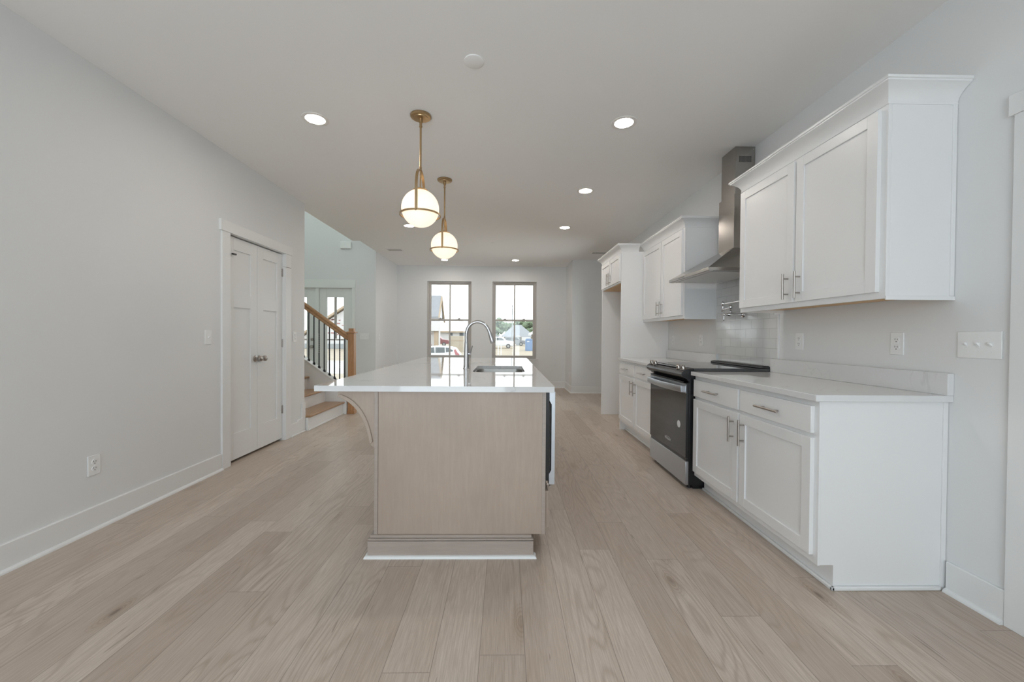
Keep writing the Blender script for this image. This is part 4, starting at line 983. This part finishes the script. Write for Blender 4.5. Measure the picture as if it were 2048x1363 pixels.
# small grey roofed house at the left of the right window
t = thing('distant_house', (-3.6, 104, gz(104)), 'small house with grey roof at the left edge of the right window', 'house', 'houses outside')
MB().box(-6, -1.4, 102, 108, gz(102), 1.0).build('wall', E['brick'], t)
MB().prism([(-6.6, .8), (-3.9, 2.5), (-1.0, .8)], 'Y', 101.5, 108.5).build('roof', E['roofg'], t)
# tan house with white trim at the right edge
t = thing('distant_house', (8.6, 92, gz(92)), 'tan house with small dark windows at the right edge of the right window', 'house', 'houses outside')
MB().box(6.4, 16, 90, 98, gz(90), 1.6).build('wall', E['brick'], t)
MB().prism([(5.6, 1.4), (11, 4.6), (16.5, 1.4), (16.5, 1.8), (11, 5.0), (5.6, 1.8)], 'Y', 89.5, 98.5).build('roof', E['wroof'], t)
MB().prism([(6.0, 1.5), (11, 4.5), (16, 1.5)], 'Y', 90, 98).build('gable_wall', E['brick'], t)
for xa in (6.5, 7.1): MB().box(xa, xa+.3, 89.93, 90, .6, 1.2).build('window', E['cglass'], t)
# portable toilets
def toilet(x, y, w, h, mat, roof, label):
    t = thing('portable_toilet', (x, y, gz(y)), label, 'portable toilet', 'portable toilets'); z = gz(y)
    MB().box(x-w/2, x+w/2, y, y+w, z, z+h*.88).build('cabin', mat, t, bevel=.03)
    MB().prism([(x-w/2-.04, z+h*.88), (x+w/2+.04, z+h*.88), (x+w*.35, z+h), (x-w*.35, z+h)], 'Y', y-.04, y+w+.04).build('roof', roof, t)
    MB().box(x-w*.34, x+w*.34, y-.03, y, z+.12, z+h*.82).build('door', mat, t, bevel=.01)
    MB().box(x-w*.28, x+w*.05, y-.04, y-.03, z+h*.72, z+h*.80).build('sign', E['wplast'], t)
toilet(3.55, 60, 1.05, 1.85, E['blue'], E['blue'], 'blue portable toilet at the right of the right window')
toilet(2.75, 84, 1.0, 2.0, E['gplast'], E['wplast'], 'grey portable toilet with white roof, left of the blue one')
tag(MB().box(3.6, 5.6, 88, 90, gz(88), 1.0).build('shipping_container', E['wplast'], bevel=.05), 'low white container behind the blue portable toilet', 'container')
for x, lab in ((-.545, 'white survey stake in the yard, the left one of the pair'), (-.325, 'white survey stake in the yard, the right one of the pair')):
    tag(MB().box(x-.035, x+.035, 30, 30.03, gz(30), .50).build('survey_stake', E['wplast']), lab, 'stake', 'survey stakes')
t = thing('utility_pole', (1.22, 74, gz(74)), 'thin grey utility pole lined up with the right window bar', 'pole')
MB().cyl((1.22, 74, gz(74)), .09, 7.0 - gz(74), n=10).build('shaft', E['gplast'], t)
MB().box(1.0, 1.45, 73.9, 74.1, 6.3, 6.5).build('lamp_head', E['wplast'], t)
# trees
def tree(x, y, h, r, label, seed):
    rnd = random.Random(seed); z = gz(y)
    t = thing('tree', (x, y, z), label, 'tree', 'trees behind the houses')
    MB().tube([(x, y, z), (x+.1, y, z+h*.5), (x, y, z+h*.7)], [.3, .2, .1], 8).build('trunk', E['bark'], t)
    b = MB()
    for k in range(34):
        a, q = rnd.uniform(0, 6.28), rnd.uniform(0, 1)
        rr = r*math.sqrt(rnd.random()); cz = z + h*(.38+.5*q); s = r*rnd.uniform(.22, .42)*(1.1-.45*q)
        rr *= math.sin(math.pi*(.15+.75*(1-q)*.8))
        bm2 = bmesh.new(); bmesh.ops.create_icosphere(bm2, subdivisions=2, radius=s)
        for vv in bm2.verts: vv.co *= rnd.uniform(.75, 1.25)
        bmesh.ops.translate(bm2, verts=bm2.verts, vec=(x+rr*math.cos(a), y+rr*math.sin(a), cz))
        me = bpy.data.meshes.new('tmp'); bm2.to_mesh(me); bm2.free(); b.bm.from_mesh(me); bpy.data.meshes.remove(me)
    b.build('crown', E['leaf'], t, smooth=False)
tree(-2.3, 128, 8.2, 2.6, 'broad leafy tree behind the small grey roof in the right window', 1)
tree(1.2, 140, 7.2, 2.4, 'leafy tree behind the left slope of the grey hip roof', 2)
tree(4.6, 136, 7.8, 2.8, 'leafy tree rising behind the grey hip roof peak', 3)
tree(8.6, 132, 7.4, 2.8, 'leafy tree at the right edge of the right window', 4)
tree(-3.0, 112, 4.9, 1.6, 'low bushy tree before the small grey roof in the right window', 5)
tree(-20.5, 120, 7.5, 1.6, 'small tree top beside the unfinished house in the left window', 6)
